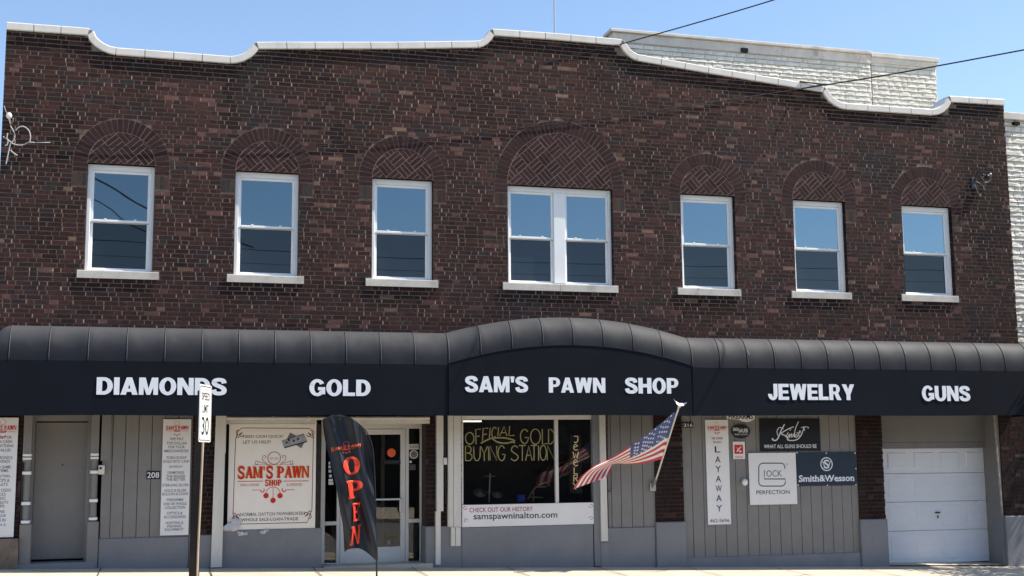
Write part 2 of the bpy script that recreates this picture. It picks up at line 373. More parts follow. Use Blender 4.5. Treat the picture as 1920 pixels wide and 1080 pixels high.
def sans_letter(ch):
    """heavy grotesque capital: convex pieces in cap-height units, and its width"""
    P = []
    def r(a, b, c, d): P.append([(a,c),(b,c),(b,d),(a,d)])
    def arc(cx, cz, rx, rz, wx, wz, a0, a1, n=14):
        for i in range(n):
            p, q = a0+(a1-a0)*i/n, a0+(a1-a0)*(i+1)/n
            P.append([(cx+(rx-wx)*cos(p), cz+(rz-wz)*sin(p)), (cx+rx*cos(p), cz+rz*sin(p)), (cx+rx*cos(q), cz+rz*sin(q)), (cx+(rx-wx)*cos(q), cz+(rz-wz)*sin(q))])
    if ch == 'I': w = .28; r(0,w,0,1)
    elif ch == 'L': w = .68; r(0,.28,0,1); r(.28,w,0,.21)
    elif ch == 'E': w = .73; r(0,.28,0,1); r(.28,w,0,.2); r(.28,.68,.40,.59); r(.28,.72,.8,1)
    elif ch == 'H': w = .84; r(0,.28,0,1); r(w-.28,w,0,1); r(.28,w-.28,.39,.61)
    elif ch == 'D': w = .82; r(0,.28,0,1); r(.28,.37,.8,1); r(.28,.37,0,.2); arc(.37,.5,w-.37,.5,.27,.2,-pi/2,pi/2)
    elif ch == 'O': w = .88; arc(w/2,.5,w/2,.52,.27,.19,0,2*pi,28)
    elif ch == 'G': w = .88; arc(w/2,.5,w/2,.52,.27,.19,.55,5.75,24); r(.48,w,.34,.53); r(w-.22,w,.10,.34)
    elif ch == 'A': w = .88; P.append([(0,0),(.28,0),(.55,1),(.30,1)]); P.append([(w-.28,0),(w,0),(w-.30,1),(w-.55,1)]); r(.2,w-.2,.17,.36)
    elif ch == 'M': w = .98; r(0,.24,0,1); r(w-.24,w,0,1); P.append([(.40,0),(.58,0),(.33,1),(.04,1)]); P.append([(.40,0),(.58,0),(w-.04,1),(w-.33,1)])
    elif ch == 'N': w = .85; r(0,.26,0,1); r(w-.26,w,0,1); P.append([(w-.28,0),(w,0),(.28,1),(0,1)])
    elif ch in 'PR':
        w = .76; r(0,.28,0,1); r(.28,.42,.82,1); r(.28,.42,.37,.54); arc(.42,.685,.34,.315,.26,.17,-pi/2,pi/2)
        if ch == 'R': w = .86; P.append([(.54,0),(w,0),(.62,.45),(.34,.45)])
    elif ch == 'W': w = 1.18; P.append([(.18,0),(.44,0),(.28,1),(0,1)]); P.append([(.18,0),(.44,0),(.72,1),(.46,1)]); P.append([(w-.44,0),(w-.18,0),(w-.46,1),(w-.72,1)]); P.append([(w-.44,0),(w-.18,0),(w,1),(w-.28,1)])
    elif ch == 'J': w = .66; r(w-.28,w,.33,1); arc(w/2,.34,w/2,.36,.28,.2,pi*.97,2*pi)
    elif ch == 'U': w = .83; r(0,.28,.36,1); r(w-.28,w,.36,1); arc(w/2,.37,w/2,.39,.28,.2,pi,2*pi)
    elif ch == 'Y': w = .88; P.append([(.30,.34),(.58,.34),(.31,1),(0,1)]); P.append([(.30,.34),(.58,.34),(w,1),(w-.31,1)]); r(.30,.58,0,.4)
    elif ch == "'": w = .26; P.append([(.05,.62),(.21,.62),(.26,1),(0,1)])
    elif ch == 'S':
        w = .80; pts = smooth_line([(.66,.69),(.61,.84),(.41,.905),(.19,.85),(.14,.71),(.25,.59),(.53,.46),(.66,.33),(.63,.16),(.40,.09),(.18,.15),(.12,.32)], 4); n = len(pts); L = []
        for i in range(n):
            a, b = pts[max(i-1,0)], pts[min(i+1,n-1)]; dx, dz = b[0]-a[0], b[1]-a[1]; d = sqrt(dx*dx+dz*dz); h = .105+.03*abs(dz/d)*(1 if 6 < i < n-6 else 1)
            L.append(((pts[i][0]-dz/d*h, pts[i][1]+dx/d*h), (pts[i][0]+dz/d*h, pts[i][1]-dx/d*h)))
        for i in range(n-1): P.append([L[i][0], L[i][1], L[i+1][1], L[i+1][0]])
    return P, w
def heavy(mb, s, x0, x1, z0, z1, y, gap=.055):
    L = [sans_letter(c) for c in s]; tot = sum(w for _, w in L)+gap*(len(s)-1); x = 0; k = 0
    for P, w in L:
        for poly in P:
            k += 1; pts = [(x0+(x1-x0)*(x+a)/tot, y-.00015*(k % 11), z0+(z1-z0)*b) for a, b in poly]
            ar = sum(pts[i][0]*pts[(i+1) % len(pts)][2]-pts[(i+1) % len(pts)][0]*pts[i][2] for i in range(len(pts)))
            mb.face(pts if ar > 0 else pts[::-1])
        x += w+gap

# ---------------------------------------------------------------- ground
def strip(mb, x0, x1, y0, y1, dz0, dz1, n=1, mi=0):
    for i in range(n):
        a, b = x0+(x1-x0)*i/n, x0+(x1-x0)*(i+1)/n
        mb.face([(a,y0,gz(a)+dz0),(b,y0,gz(b)+dz0),(b,y1,gz(b)+dz1),(a,y1,gz(a)+dz1)], mi)
KY = -2.45
struct('ground', MB().face([(-600,-600,-19.5+18.8),(600,-600,-19.5+18.8),(600,900,-.7),(-600,900,-.7)]), 'earth')
sw = MB(); strip(sw, -22, 22, KY, 1.6, -.045, .0)
struct('sidewalk', sw, 'walk')
jn = MB()
for i in range(-14, 15):
    x = .52+i*1.5; jn.face([(x-.008,KY,gz(x)-.041),(x+.008,KY,gz(x)-.041),(x+.008,-.06,gz(x)+.004),(x-.008,-.06,gz(x)+.004)])
struct('sidewalk_joints', jn, 'walkgap')
ck = MB(); cr = random.Random(9)
for cx_, cy_, n_ in ((-5.2,-.6,7), (-2.4,-1.3,6), (.8,-.8,8), (3.1,-1.5,7), (6.0,-.7,6), (-7.4,-.5,6)):
    x_, y_ = cx_, cy_; a_ = cr.uniform(0, 6.28); P_ = []
    for k_ in range(n_): P_.append((x_, y_)); a_ += cr.uniform(-.7, .7); x_ += .16*cos(a_); y_ += .12*sin(a_)
    for (u0, v0), (u1, v1) in zip(P_, P_[1:]):
        w_ = .006; gzz = lambda x, y: gz(x)-.045*(y-1.6)/(KY-1.6)+.004
        d_ = sqrt((u1-u0)**2+(v1-v0)**2); nx_, ny_ = -(v1-v0)/d_*w_, (u1-u0)/d_*w_
        q_ = [(u0+nx_,v0+ny_),(u0-nx_,v0-ny_),(u1-nx_,v1-ny_),(u1+nx_,v1+ny_)]; ck.face([(a, b, gzz(a, b)) for a, b in q_])
struct('sidewalk_cracks', ck, 'walkgap')
kb = MB()
for i in range(12):
    a, b = -22+i*44/12+.006, -22+(i+1)*44/12-.006
    kb.mesh([(a,KY-.15,gz(a)-.06),(b,KY-.15,gz(b)-.06),(b,KY,gz(b)-.046),(a,KY,gz(a)-.046),(a,KY-.17,gz(a)-.2),(b,KY-.17,gz(b)-.2)], [(0,1,2,3),(4,5,1,0)])
struct('kerb', kb, 'walk')
rd = MB(); strip(rd, -22, 22, -15.5, KY-.17, -.17, -.19); struct('road', rd, 'asphalt')
ln = MB(); strip(ln, -22, 22, -9.3, -9.2, -.175, -.175); strip(ln, -22, 22, -9.1, -9.0, -.175, -.175); struct('road_marking', ln, 'yellow')
fs_ = MB(); strip(fs_, -22, 22, -24, -15.5, -.06, -.06); fs_.face([(-22,-15.5,gz(-22)-.06),(-22,-15.5,gz(-22)-.2),(22,-15.5,gz(22)-.2),(22,-15.5,gz(22)-.06)]); struct('far_sidewalk', fs_, 'walk')

# ================================================================ THE BRICK BUILDING
B = thing('brick_building', 'long dark brown brick building with curved white parapet coping and white upper windows', 'building', (0, 0, 0))
XL, XR = -8.585, 8.68
ZB = ZW-1.53                                                    # brick of the upper wall reaches down behind the awning
prof = [(-8.585,3.571),(-7.439,3.578),(-7.40,3.49),(-7.33,3.42),(-7.241,3.365),(-7.14,3.325),(-7.032,3.307),(-5.336,3.307),(-5.23,3.325),(-5.126,3.365),(-5.03,3.43),(-4.965,3.50),(-4.918,3.572),
        (-2.777,3.75),(-1.38,3.885),(-1.29,3.915),(-1.215,3.972),(-1.16,4.04),(-1.115,4.115),(0,4.13),(1.115,4.125),(1.16,4.045),(1.215,3.985),(1.30,3.925),(1.40,3.885),(2.777,3.76),(4.918,3.585),
        (4.965,3.51),(5.03,3.43),(5.126,3.365),(5.25,3.315),(5.36,3.30),(7.12,3.31),(7.25,3.335),(7.36,3.385),(7.45,3.465),(7.50,3.54),(7.529,3.588),(8.68,3.605)]
prof = [(x, z+ZW) for x, z in prof]
def roofz(x):
    if x <= prof[0][0]: return prof[0][1]
    for (a, b), (c, d) in zip(prof, prof[1:]):
        if x <= c: return b+(d-b)*(x-a)/(c-a)
    return prof[-1][1]
RY = .09                                                        # frames sit this far back in the wall
WH = 1.62
def adj(x):                                                     # measured on the face, standing RY behind it
    d = (x-CAM.x)*RY/19.05
    return d
wins = []
for cx, hw in [(-6.888,.480),(-4.738,.480),(-2.626,.480),(0,.890),(2.626,.480),(4.738,.480),(6.888,.480)]:
    a, b = cx-hw, cx+hw
    if a < CAM.x: a += adj(a)
    b += max(0, adj(b))
    wins.append((a, b, cx, hw))
WZ0, WZ1 = ZW, ZW+WH
BW, BH, JT, CO = .198, .0965, .0132, .0677
SOOT = []                                                       # smoke and water marks on the brick, and a few fresher patches
for a_, b_, rx_, rz_, kk in ((432,190,.16,.75,.45),(118,255,.22,.55,.5),(40,250,.25,.9,.6),(632,262,.14,.22,.4),(560,150,.9,.18,.7),(870,440,.3,.5,.68),(905,200,.5,.35,.75),(1130,130,.6,.5,.72),(1330,250,.4,.5,.72),
    (1210,330,.25,.8,.75),(1650,300,.5,.9,.75),(1850,400,.5,1.5,.62),(1640,560,1.0,.3,.72),(620,540,.7,.25,.72),(80,470,.3,.7,.7),(330,480,.25,.5,.75),(190,145,.35,.6,1.25),(745,270,.4,.35,1.3),(690,120,.5,.25,1.3),(1080,450,.0001,.1,1),(1200,480,.3,.6,1.2),(640,440,.3,.5,1.15),(1440,470,.3,.5,1.15),(360,180,.4,.3,1.25)):
    p_ = at(a_, b_, 0); SOOT.append((p_.x, p_.z, rx_, rz_, kk))
def brick_col(x, z):
    r = random.random(); g = random.gauss(0, 5)
    if r < .66: c = lin(67+g, 43+g*.6, 38+g*.6)
    elif r < .80: c = lin(62+g, 41+g*.6, 40+g*.6)
    elif r < .90: c = lin(54, 40, 41)
    elif r < .93: c = lin(54, 50, 48)
    elif r < .988: c = lin(104, 72, 66)
    else: c = lin(124, 96, 80)
    k = .86*random.uniform(.80, 1.22)
    # blotches of darker firing across the wall and coping shade plus grime painted along the parapet
    n = sin(x*1.3+1.7*sin(z*.9))*sin(z*1.7+1.3*sin(x*.8+2))
    k *= 1+.16*n
    d = roofz(x)-z
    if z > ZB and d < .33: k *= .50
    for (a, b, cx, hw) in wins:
        if a-.15 < x < b+.05 and -.45 < z-WZ0 < -.1: k *= .66  # sill's cast shade and stain painted into the bricks, shifted left
    for sx_, sz_, rx_, rz_, kk in SOOT:
        e = ((x-sx_)/rx_)**2+((z-sz_)/rz_)**2
        if e < 1.3: k *= kk+(1-kk)*min(1, max(0, e-.2)/1.1)
    if x > 7.6: k *= .8
    return tuple(min(1, max(.008, v*k)) for v in c)
def brick(mb, x0, x1, z0, z1, y, d=.02, xs=None, ztop=None, col=None):
    """one brick: chamferless face proud of the mortar; xs gives slanted ends (x0bot,x1bot,x0top,x1top)"""
    col = col or brick_col((x0+x1)/2, (z0+z1)/2); y = y+random.uniform(-.0018, .0018)
    if xs: a, b, c, e = xs
    else: a, b, c, e = x0, x1, x0, x1
    za = zb = z1
    if ztop: za, zb = ztop
    t = random.uniform(-.0006, .0006)
    v = [(a,y+t,z0),(b,y-t,z0),(e,y-t,zb),(c,y+t,za),(a,y+d,z0),(b,y+d,z0),(e,y+d,zb),(c,y+d,za)]
    mb.mesh(v, [(0,1,2,3),(4,0,3,7),(1,5,6,2),(3,2,6,7),(4,5,1,0)], 0, col)
arch_r = [(cx+(b-a)/2*0+((a+b)/2-cx), WZ1, (b-a)/2+.215) for a, b, cx, hw in wins]
def cut(x0, x1, z0, z1):
    """part of the course between x0 and x1 that stays outside windows, arches and soldier blocks"""
    zm = (z0+z1)/2; segs = [(x0, x1, x0, x1)]
    for (a, b, cx, hw) in wins:
        c = (a+b)/2; ro = (b-a)/2+.215; hl = []
        if WZ0-.125 < zm < WZ0: hl.append((-.577 if hw < .6 else -.985, .577 if hw < .6 else .985, 0, 0, cx))
        elif WZ0 <= zm < WZ1: hl.append((a-c, b-c, 0, 0, c))
        if WZ1-.36 < zm < WZ1-.145: hl.append((a-c-.215, b-c+.215, 0, 0, c))
        elif WZ1-.145 <= zm < WZ1: hl.append((-ro, ro, 0, 0, c))
        elif zm >= WZ1 and z0 < WZ1+ro:
            w0 = sqrt(max(0, ro*ro-(max(z0, WZ1)-WZ1)**2)); w1 = sqrt(max(0, ro*ro-(min(z1, WZ1+ro)-WZ1)**2))
            hl.append((-w0, w0, -w1, w1, c))
        for h in hl:
            c0 = h[4]; l0, r0 = c0+h[0], c0+h[1]; l1, r1 = (c0+h[2], c0+h[3]) if h[2] or h[3] else (l0, r0)
            if h[2] == h[3] == 0 and zm >= WZ1: l1 = r1 = c0
            new = []
            for s in segs:
                if s[1] <= min(l0, l1)+1e-6 or s[0] >= max(r0, r1)-1e-6: new.append(s); continue
                if s[0] < l0-.004: new.append((s[0], l0-.006, s[2], min(max(l1-.006, s[2]+.004), s[3])))
                if s[1] > r0+.004: new.append((r0+.006, s[1], max(min(r1+.006, s[3]-.004), s[2]), s[3]))
            segs = new
    return [s for s in segs if s[1]-s[0] > .012]
wall = MB(); jn2 = MB()
nc = int((max(z for _, z in prof)-ZB)/CO)+1
def course_bricks(x0, x1, row):
    x = x0-(0 if row % 2 else .16)-random.uniform(0, .09); k = row % 2; out = []
    while x < x1:
        w = BW if k else BH
        a, b = max(x0, x), min(x1, x+w)
        if b-a > .03: out.append((a, b))
        x += w+JT; k ^= 1
        if random.random() < .10: k ^= 1
    return out
for r in range(nc):
    z0 = ZB+r*CO; z1 = z0+CO-JT
    jit = random.uniform(-.001, .001)
    for a, b in course_bricks(XL, XR, r):
        a += random.uniform(-.003, .003); b += random.uniform(-.003, .003)
        if a <= XL+.01: a = XL
        if b >= XR-.01: b = XR
        ta, tb = roofz(a), roofz(b)
        if min(ta, tb) < z0+.01: continue
        col = brick_col((a+b)/2, z0)
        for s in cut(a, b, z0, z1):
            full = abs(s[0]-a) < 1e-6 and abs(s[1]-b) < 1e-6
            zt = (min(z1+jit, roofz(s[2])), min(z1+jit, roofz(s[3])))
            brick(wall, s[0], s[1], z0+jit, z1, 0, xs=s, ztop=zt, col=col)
        # mortar of the upright joint, often smeared nearly flush and pale
        xj = b+JT/2
        if xj < XR-.05 and roofz(xj) > z1+.05 and len(cut(b-.03, b+JT+.03, z0, z1)) == 1 and abs(cut(b-.03, b+JT+.03, z0, z1)[0][1]-(b+JT+.03)) < 1e-6 and abs(cut(b-.03, b+JT+.03, z0, z1)[0][0]-(b-.03)) < 1e-6:
            q = random.random(); dep = random.uniform(.001, .005) if q < .5 else .0052
            c = lin(164,142,126) if q < .07 else lin(142,119,104) if q < .88 else lin(104,84,78)
            if roofz(xj)-z0 < .3: c = tuple(v*.35 for v in c)  # coping shade and grime carried into the joint colour
            e = .003 if q < .3 else .0015
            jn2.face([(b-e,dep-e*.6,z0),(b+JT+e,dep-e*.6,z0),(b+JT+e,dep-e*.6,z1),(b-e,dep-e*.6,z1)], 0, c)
# mortar bed behind the bricks (opens at the windows), reveals, parapet back
bed = MB(); xs = sorted(set([XL, XR]+[x for x, _ in prof]+[v for w in wins for v in w[:2]]+[XL+i*.12 for i in range(1, int((XR-XL)/.12))]))
for a, b in zip(xs, xs[1:]):
    if b-a < 1e-5: continue
    m = (a+b)/2; w = next((w for w in wins if w[0] < m < w[1]), None)
    zs = [(ZB, None)] if not w else [(ZB, WZ0), (WZ1, None)]
    for lo, hi in zs:
        if hi is None: bed.face([(a,.006,lo),(b,.006,lo),(b,.006,roofz(b)),(a,.006,roofz(a))])
        else: bed.face([(a,.006,lo),(b,.006,lo),(b,.006,hi),(a,.006,hi)])
    bed.face([(b,.33,ZB),(a,.33,ZB),(a,.33,roofz(a)),(b,.33,roofz(b))])
wl = obj('brick_wall', wall, 'brick', B)
obj('mortar_bed', bed, 'mortar', wl)
obj('mortar_joint', jn2, mat('pale mortar joint', (1,1,1), .95, .1, attr=True, var=.25, vscale=20), wl)
# body behind: side walls, roof deck, back wall
bd = MB()
bd.box(XL, XL+.3, .34, 13, -.4, ZW+3.3); bd.box(XR-.3, XR, .34, 13, -.4, ZW+3.3); bd.box(XL+.3, XR-.3, 12.7, 13, -.4, ZW+3.3)
bd.box(XL, XL+.012, .012, .34, ZB, ZW+3.56); bd.box(XR-.012, XR, .012, .34, ZB, ZW+3.59)
obj('side_wall', bd, mat('plain dark brick', lin(70,48,48), .9, .2, var=.3, vscale=9, bump=.004), B)
obj('roof', MB().box(XL+.3, XR-.3, .34, 12.7, ZW+2.7, ZW+2.85), 'roof', B)
fl = MB().box(XL+.3, XR-.3, .40, 12.7, ZW-1.2, ZW-1.0)
fl.box(XL+.31, XR-.31, .42, .46, ZW-1.0, ZW+2.7)
obj('upper_floor', fl, 'inside', B)

# arches with basket-weave infill
def arch_col(x, z):
    g = random.gauss(0, 4); k = random.uniform(.66, .86); n = 1+.18*sin(x*9+z*5)*sin(z*7-x*3)
    return tuple(v*k*n for v in lin(64+g, 42+g*.6, 41+g*.6))
def clip_circle(poly, c, r, zmin):
    n = 40
    edges = [((c[0]+r*cos(pi*i/n), c[1]+r*sin(pi*i/n)), (c[0]+r*cos(pi*(i+1)/n), c[1]+r*sin(pi*(i+1)/n))) for i in range(n)]
    edges.append(((c[0]-r, zmin), (c[0]+r, zmin)))
    for p, q in edges:
        if not poly: return []
        out = []
        for i in range(len(poly)):
            a, b = poly[i], poly[(i+1) % len(poly)]
            sa = (q[0]-p[0])*(a[1]-p[1])-(q[1]-p[1])*(a[0]-p[0]); sb = (q[0]-p[0])*(b[1]-p[1])-(q[1]-p[1])*(b[0]-p[0])
            if sa >= 0: out.append(a)
            if (sa >= 0) != (sb >= 0): t = sa/(sa-sb); out.append((a[0]+(b[0]-a[0])*t, a[1]+(b[1]-a[1])*t))
        poly = out
    return poly
def pbrick(mb, poly, y, col):
    y += random.uniform(-.0015, .0015); n = len(poly)
    v = [(x,y,z) for x, z in poly]+[(x,y+.02,z) for x, z in poly]
    mb.mesh(v, [tuple(range(n))]+[(i, n+i, n+(i+1) % n, (i+1) % n) for i in range(n)], 0, col)
for a, b, cx, hw in wins:
    c = (a+b)/2; ri = (b-a)/2+.002; ro = ri+.213; am = MB(); am_m = MB()
    n = int(pi*(ri+.1)/.0755)
    for i in range(n):
        t0, t1 = pi*i/n+.0052/ri, pi*(i+1)/n-.0052/ri
        poly = [(c+rr*cos(t), WZ1+rr*sin(t)) for rr, t in ((ri+.006, t0), (ro-.008, t0), (ro-.008, t1), (ri+.006, t1))]
        pbrick(am, poly, -.001, arch_col(c+ro*cos(t0), WZ1+.3))
    for sgn in (-1, 1):
        for k in range(2):                                       # ring legs
            z = WZ1-.145+k*.0725; xa = c+sgn*(ri+.004); xb = c+sgn*(ro-.008)
            x0, x1 = min(xa, xb), max(xa, xb); pbrick(am, [(x0,z+.006),(x1,z+.006),(x1,z+.0665),(x0,z+.0665)], -.001, arch_col(x0, z))
        for k in range(3):                                       # soldier block
            x0 = c+sgn*(ri+.107)-.104+k*.0705
            cc = tuple(v*.8 for v in random.choice([lin(82,72,60), lin(86,64,54), lin(66,60,56), lin(72,50,46)]))
            pbrick(am, [(x0,WZ1-.352),(x0+.061,WZ1-.352),(x0+.061,WZ1-.155),(x0,WZ1-.155)], -.001, cc)
    blk = .215
    for i in range(-9, 10):
        for j in range(-9, 10):
            for k in range(3):
                lo, hi = k*blk/3, (k+1)*blk/3-.011
                q = [(0,lo),(blk-.011,lo),(blk-.011,hi),(0,hi)] if (i+j) % 2 else [(lo,0),(hi,0),(hi,blk-.011),(lo,blk-.011)]
                A = radians(42); poly = []
                for u, v in q:
                    u += i*blk+.03; v += j*blk-.02
                    poly.append((c+u*cos(A)-v*sin(A), WZ1+u*sin(A)+v*cos(A)))
                poly = clip_circle(poly, (c, WZ1), ri-.008, WZ1+.004)
                if len(poly) > 2:
                    ar = abs(sum(poly[m][0]*poly[(m+1) % len(poly)][1]-poly[(m+1) % len(poly)][0]*poly[m][1] for m in range(len(poly))))/2
                    if ar > .0003: pbrick(am, poly, .003, arch_col(poly[0][0], WZ1+.3))
    am.mesh([(c+ro*.999*cos(pi*i/30), .0045, WZ1+ro*.999*sin(pi*i/30)) for i in range(31)], [tuple(range(31))], 1)
    am.face([(c-ro,.0045,WZ1-.36),(c-ri-.002,.0045,WZ1-.36),(c-ri-.002,.0045,WZ1),(c-ro,.0045,WZ1)], 1)
    am.face([(c+ri+.002,.0045,WZ1-.36),(c+ro,.0045,WZ1-.36),(c+ro,.0045,WZ1),(c+ri+.002,.0045,WZ1)], 1)
    obj('brick_arch', am, ['brick', mat('arch mortar', lin(126,104,96), .95, .1, var=.25, vscale=14)], B)

# windows
def make_window(i_, a, b, cx, hw):
    up_m = glass('sky glass', (.01,.018,.03), (.135,.175,.20,.23,.25,.28,.30)[i_], .0, (.0002,.0001,.00012,.0001,.0002,.00012,.00015)[i_]); lo_k = (1.2,1.7,1.5,3.0,1.8,1.7,1.3)[i_]; lo_m = glass('screened glass', (.006*lo_k,.009*lo_k,.014*lo_k), (.0,.006,.008,.0,.012,.016,.004)[i_], .0, .0002)
    double = hw > .6; z0, z1 = WZ0, WZ1; f = MB(); y = RY
    units = [(a+.055, b-.055)] if not double else [(a+.045, (a+b)/2-.098), ((a+b)/2+.098, b-.045)]
    cw = .055 if not double else .045
    f.bbox(a, a+cw, y, y+.09, z0, z1); f.bbox(b-cw, b, y, y+.09, z0, z1); f.bbox(a+cw, b-cw, y+.003, y+.09, z1-.085, z1)
    f.bbox(a+cw, b-cw, y+.004, y+.09, z0, z0+.028)
    if double: f.bbox((a+b)/2-.098, (a+b)/2+.098, y-.003, y+.09, z0+.028, z1-.085)
    w = obj('window', f, 'vinyl', B)
    rv = MB()
    for r in range(int(WH/CO)+1):
        q0 = WZ0+r*CO; q1 = min(q0+CO-JT, WZ1)
        if q1 <= q0: continue
        for x, sgn in ((a, 1), (b, -1)):
            col = brick_col(x, q0+2); fc = [(x,.0,q0),(x,.12,q0),(x,.12,q1),(x,.0,q1)]
            rv.face(fc if sgn < 0 else fc[::-1], 0, col)
    obj('brick_reveal', rv, 'brick', w)
    for u0, u1 in units:
        zm = z0+.77; s1 = MB(); s2 = MB(); s = .042
        ys = y+.028
        s1.bbox(u0, u0+s, ys, ys+.03, zm-.02, z1-.085); s1.bbox(u1-s, u1, ys, ys+.03, zm-.02, z1-.085)
        s1.bbox(u0+s, u1-s, ys+.001, ys+.03, z1-.085-s, z1-.085); s1.bbox(u0+s, u1-s, ys-.004, ys+.03, zm-.02, zm+.018)
        for q in (.25, .75): s1.bbox(u0+(u1-u0)*q-.02, u0+(u1-u0)*q+.02, ys-.004, ys+.03, zm+.0185, zm+.034, .003)
        obj('upper_sash', s1, 'vinyl', w)
        yl = ys+.034
        s2.bbox(u0, u0+s, yl, yl+.03, z0+.028, zm-.022); s2.bbox(u1-s, u1, yl, yl+.03, z0+.028, zm-.022)
        s2.bbox(u0+s, u1-s, yl+.001, yl+.03, z0+.028, z0+.028+.034); s2.bbox(u0+s, u1-s, yl+.001, yl+.03, zm-.03, zm-.022)
        obj('lower_sash', s2, 'vinyl', w)
        obj('upper_pane', MB().face([(u0+s,ys+.015,zm),(u1-s,ys+.015,zm),(u1-s,ys+.015,z1-.1),(u0+s,ys+.015,z1-.1)]), up_m, w)
        obj('lower_pane', MB().face([(u0+s,yl+.012,z0+.05),(u1-s,yl+.012,z0+.05),(u1-s,yl+.012,zm-.02),(u0+s,yl+.012,zm-.02)]), lo_m, w)
    sh = .577 if not double else .985; sm = MB()
    cuts = [(cx-sh, cx+sh)] if not double else [(cx-sh, cx-.02), (cx-.015, cx+sh)]
    for p, q in cuts:
        pts = [(-.030,-.118),(-.030,-.012),(-.026,-.004),(.0,.0),(.085,.012),(.085,-.118)]
        v = [(p,yy,WZ0+zz) for yy, zz in pts]+[(q,yy,WZ0+zz) for yy, zz in pts]; k = len(pts)
        sm.mesh(v, [(i, k+i, k+(i+1) % k, (i+1) % k)[::-1] for i in range(k)]+[tuple(range(k)), tuple(range(2*k-1, k-1, -1))])
    obj('sill', sm, 'stone', w)
for i_, w in enumerate(wins): make_window(i_, *w)

# parapet coping: separate lengths with open joints, following the curves
cp = MB(); ds = [0]
for (a, b), (c, d) in zip(prof, prof[1:]): ds.append(ds[-1]+sqrt((c-a)**2+(d-b)**2))
def along(s):
    for i in range(len(prof)-1):
        if s <= ds[i+1]: t = (s-ds[i])/(ds[i+1]-ds[i]); return (prof[i][0]+(prof[i+1][0]-prof[i][0])*t, prof[i][1]+(prof[i+1][1]-prof[i][1])*t)
    return prof[-1]
def coping_piece(s0, s1, ins=0.0, mi=0):
    ss = [s0]+[d for d in ds if s0+.01 < d < s1-.01]+[s1]
    if len(ss) == 2: ss = [s0, (s0+s1)/2, s1]
    rings = []
    for s in ss:
        p0, p1 = along(max(0, s-.012)), along(min(ds[-1], s+.012)); x, z = along(s)
        dx, dz = p1[0]-p0[0], p1[1]-p0[1]; d = sqrt(dx*dx+dz*dz) or 1; nx, nz = -dz/d, dx/d
        pr = [(-.034+ins,-.012+ins),(-.040+ins,.0+ins),(-.040+ins,.092-ins),(-.030+ins,.104-ins),(.15,.114-ins),(.36-ins,.104-ins),(.37-ins,-.012+ins)]
        rings.append([(x+nx*h, yy, z+nz*h) for yy, h in pr])
    k = len(rings[0]); v = [q for r in rings for q in r]
    fs = [(i*k+j, (i+1)*k+j, (i+1)*k+(j+1) % k, i*k+(j+1) % k)[::-1] for i in range(len(rings)-1) for j in range(k)]
    fs += [tuple(range(k)), tuple(range(len(v)-1, len(v)-k-1, -1))]
    cp.mesh(v, fs, mi)
corners = [0]+[ds[i] for i in (1, 6, 7, 12, 14, 18, 20, 24, 26, 31, 32, 37)]+[ds[-1]]
for s0, s1 in zip(corners, corners[1:]):
    n = max(1, round((s1-s0)/.43)); 
    if (s1-s0) < .75: n = 1
    for i in range(n):
        a, b = s0+(s1-s0)*i/n, s0+(s1-s0)*(i+1)/n
        coping_piece(a+.006, b-.006)
coping_piece(.004, ds[-1]-.004, .007, 1)
obj('parapet_coping', cp, ['coping', mat('coping joint', (.20,.18,.16), .9, .1, var=.3, vscale=12)], B)

# ---------------------------------------------------------------- street level of the brick building
ZT = ZW-1.55                                                   # hidden top of the street-level work, above the valance edge
def pier(px0t, px0b, px1t, px1b, zb, name='brick_pier', y=0.0, side=None):
    """brick pier from two measured edges, over a gray painted base"""
    x0 = (X(px0t, 800)+X(px0b, 960))/2; x1 = (X(px1t, 800)+X(px1b, 960))/2
    m = MB(); r = 0; z = zb
    while z < ZT:
        for a, b in course_bricks(x0, x1, r):
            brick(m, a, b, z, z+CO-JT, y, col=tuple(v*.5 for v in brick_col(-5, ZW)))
        r += 1; z += CO
    m.box(x0+.003, x1-.003, y+.009, y+.35, zb-.02, ZT, 1)
    o = obj(name, m, ['brick', 'pier_mortar'], B)
    g = MB().bbox(x0-.012, x1+.012, y-.035, y+.34, min(gz(x0), gz(x1))-.08, zb-.012, .012)
    obj('pier_base', g, 'grayb', o)
    return x0, x1
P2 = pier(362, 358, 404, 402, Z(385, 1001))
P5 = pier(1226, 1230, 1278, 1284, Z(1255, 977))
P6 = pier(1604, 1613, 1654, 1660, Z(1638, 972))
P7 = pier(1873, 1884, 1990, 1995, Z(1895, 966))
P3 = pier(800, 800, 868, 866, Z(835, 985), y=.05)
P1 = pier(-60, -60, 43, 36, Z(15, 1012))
# rough brown stone at the far-left foot
bs = MB(); x0, x1, z0, z1 = R(-60, 1011, 33, 1075, -.09)
nx, nz = 9, 4; g = [[(x0+(x1-x0)*i/nx+random.uniform(-.01,.01), -.09-random.uniform(0,.05)*(0 < i < nx)*(0 < j < nz), min(z0, gz(x0)-.05)+(z1-min(z0, gz(x0)-.05))*j/nz) for i in range(nx+1)] for j in range(nz+1)]
bs.mesh([p for r in g for p in r], [(j*(nx+1)+i, j*(nx+1)+i+1, (j+1)*(nx+1)+i+1, (j+1)*(nx+1)+i) for j in range(nz) for i in range(nx)])
bs.box(x0, x1, -.088, -.036, gz(x0)-.1, z1)
obj('stone_plinth', bs, 'brown', B)

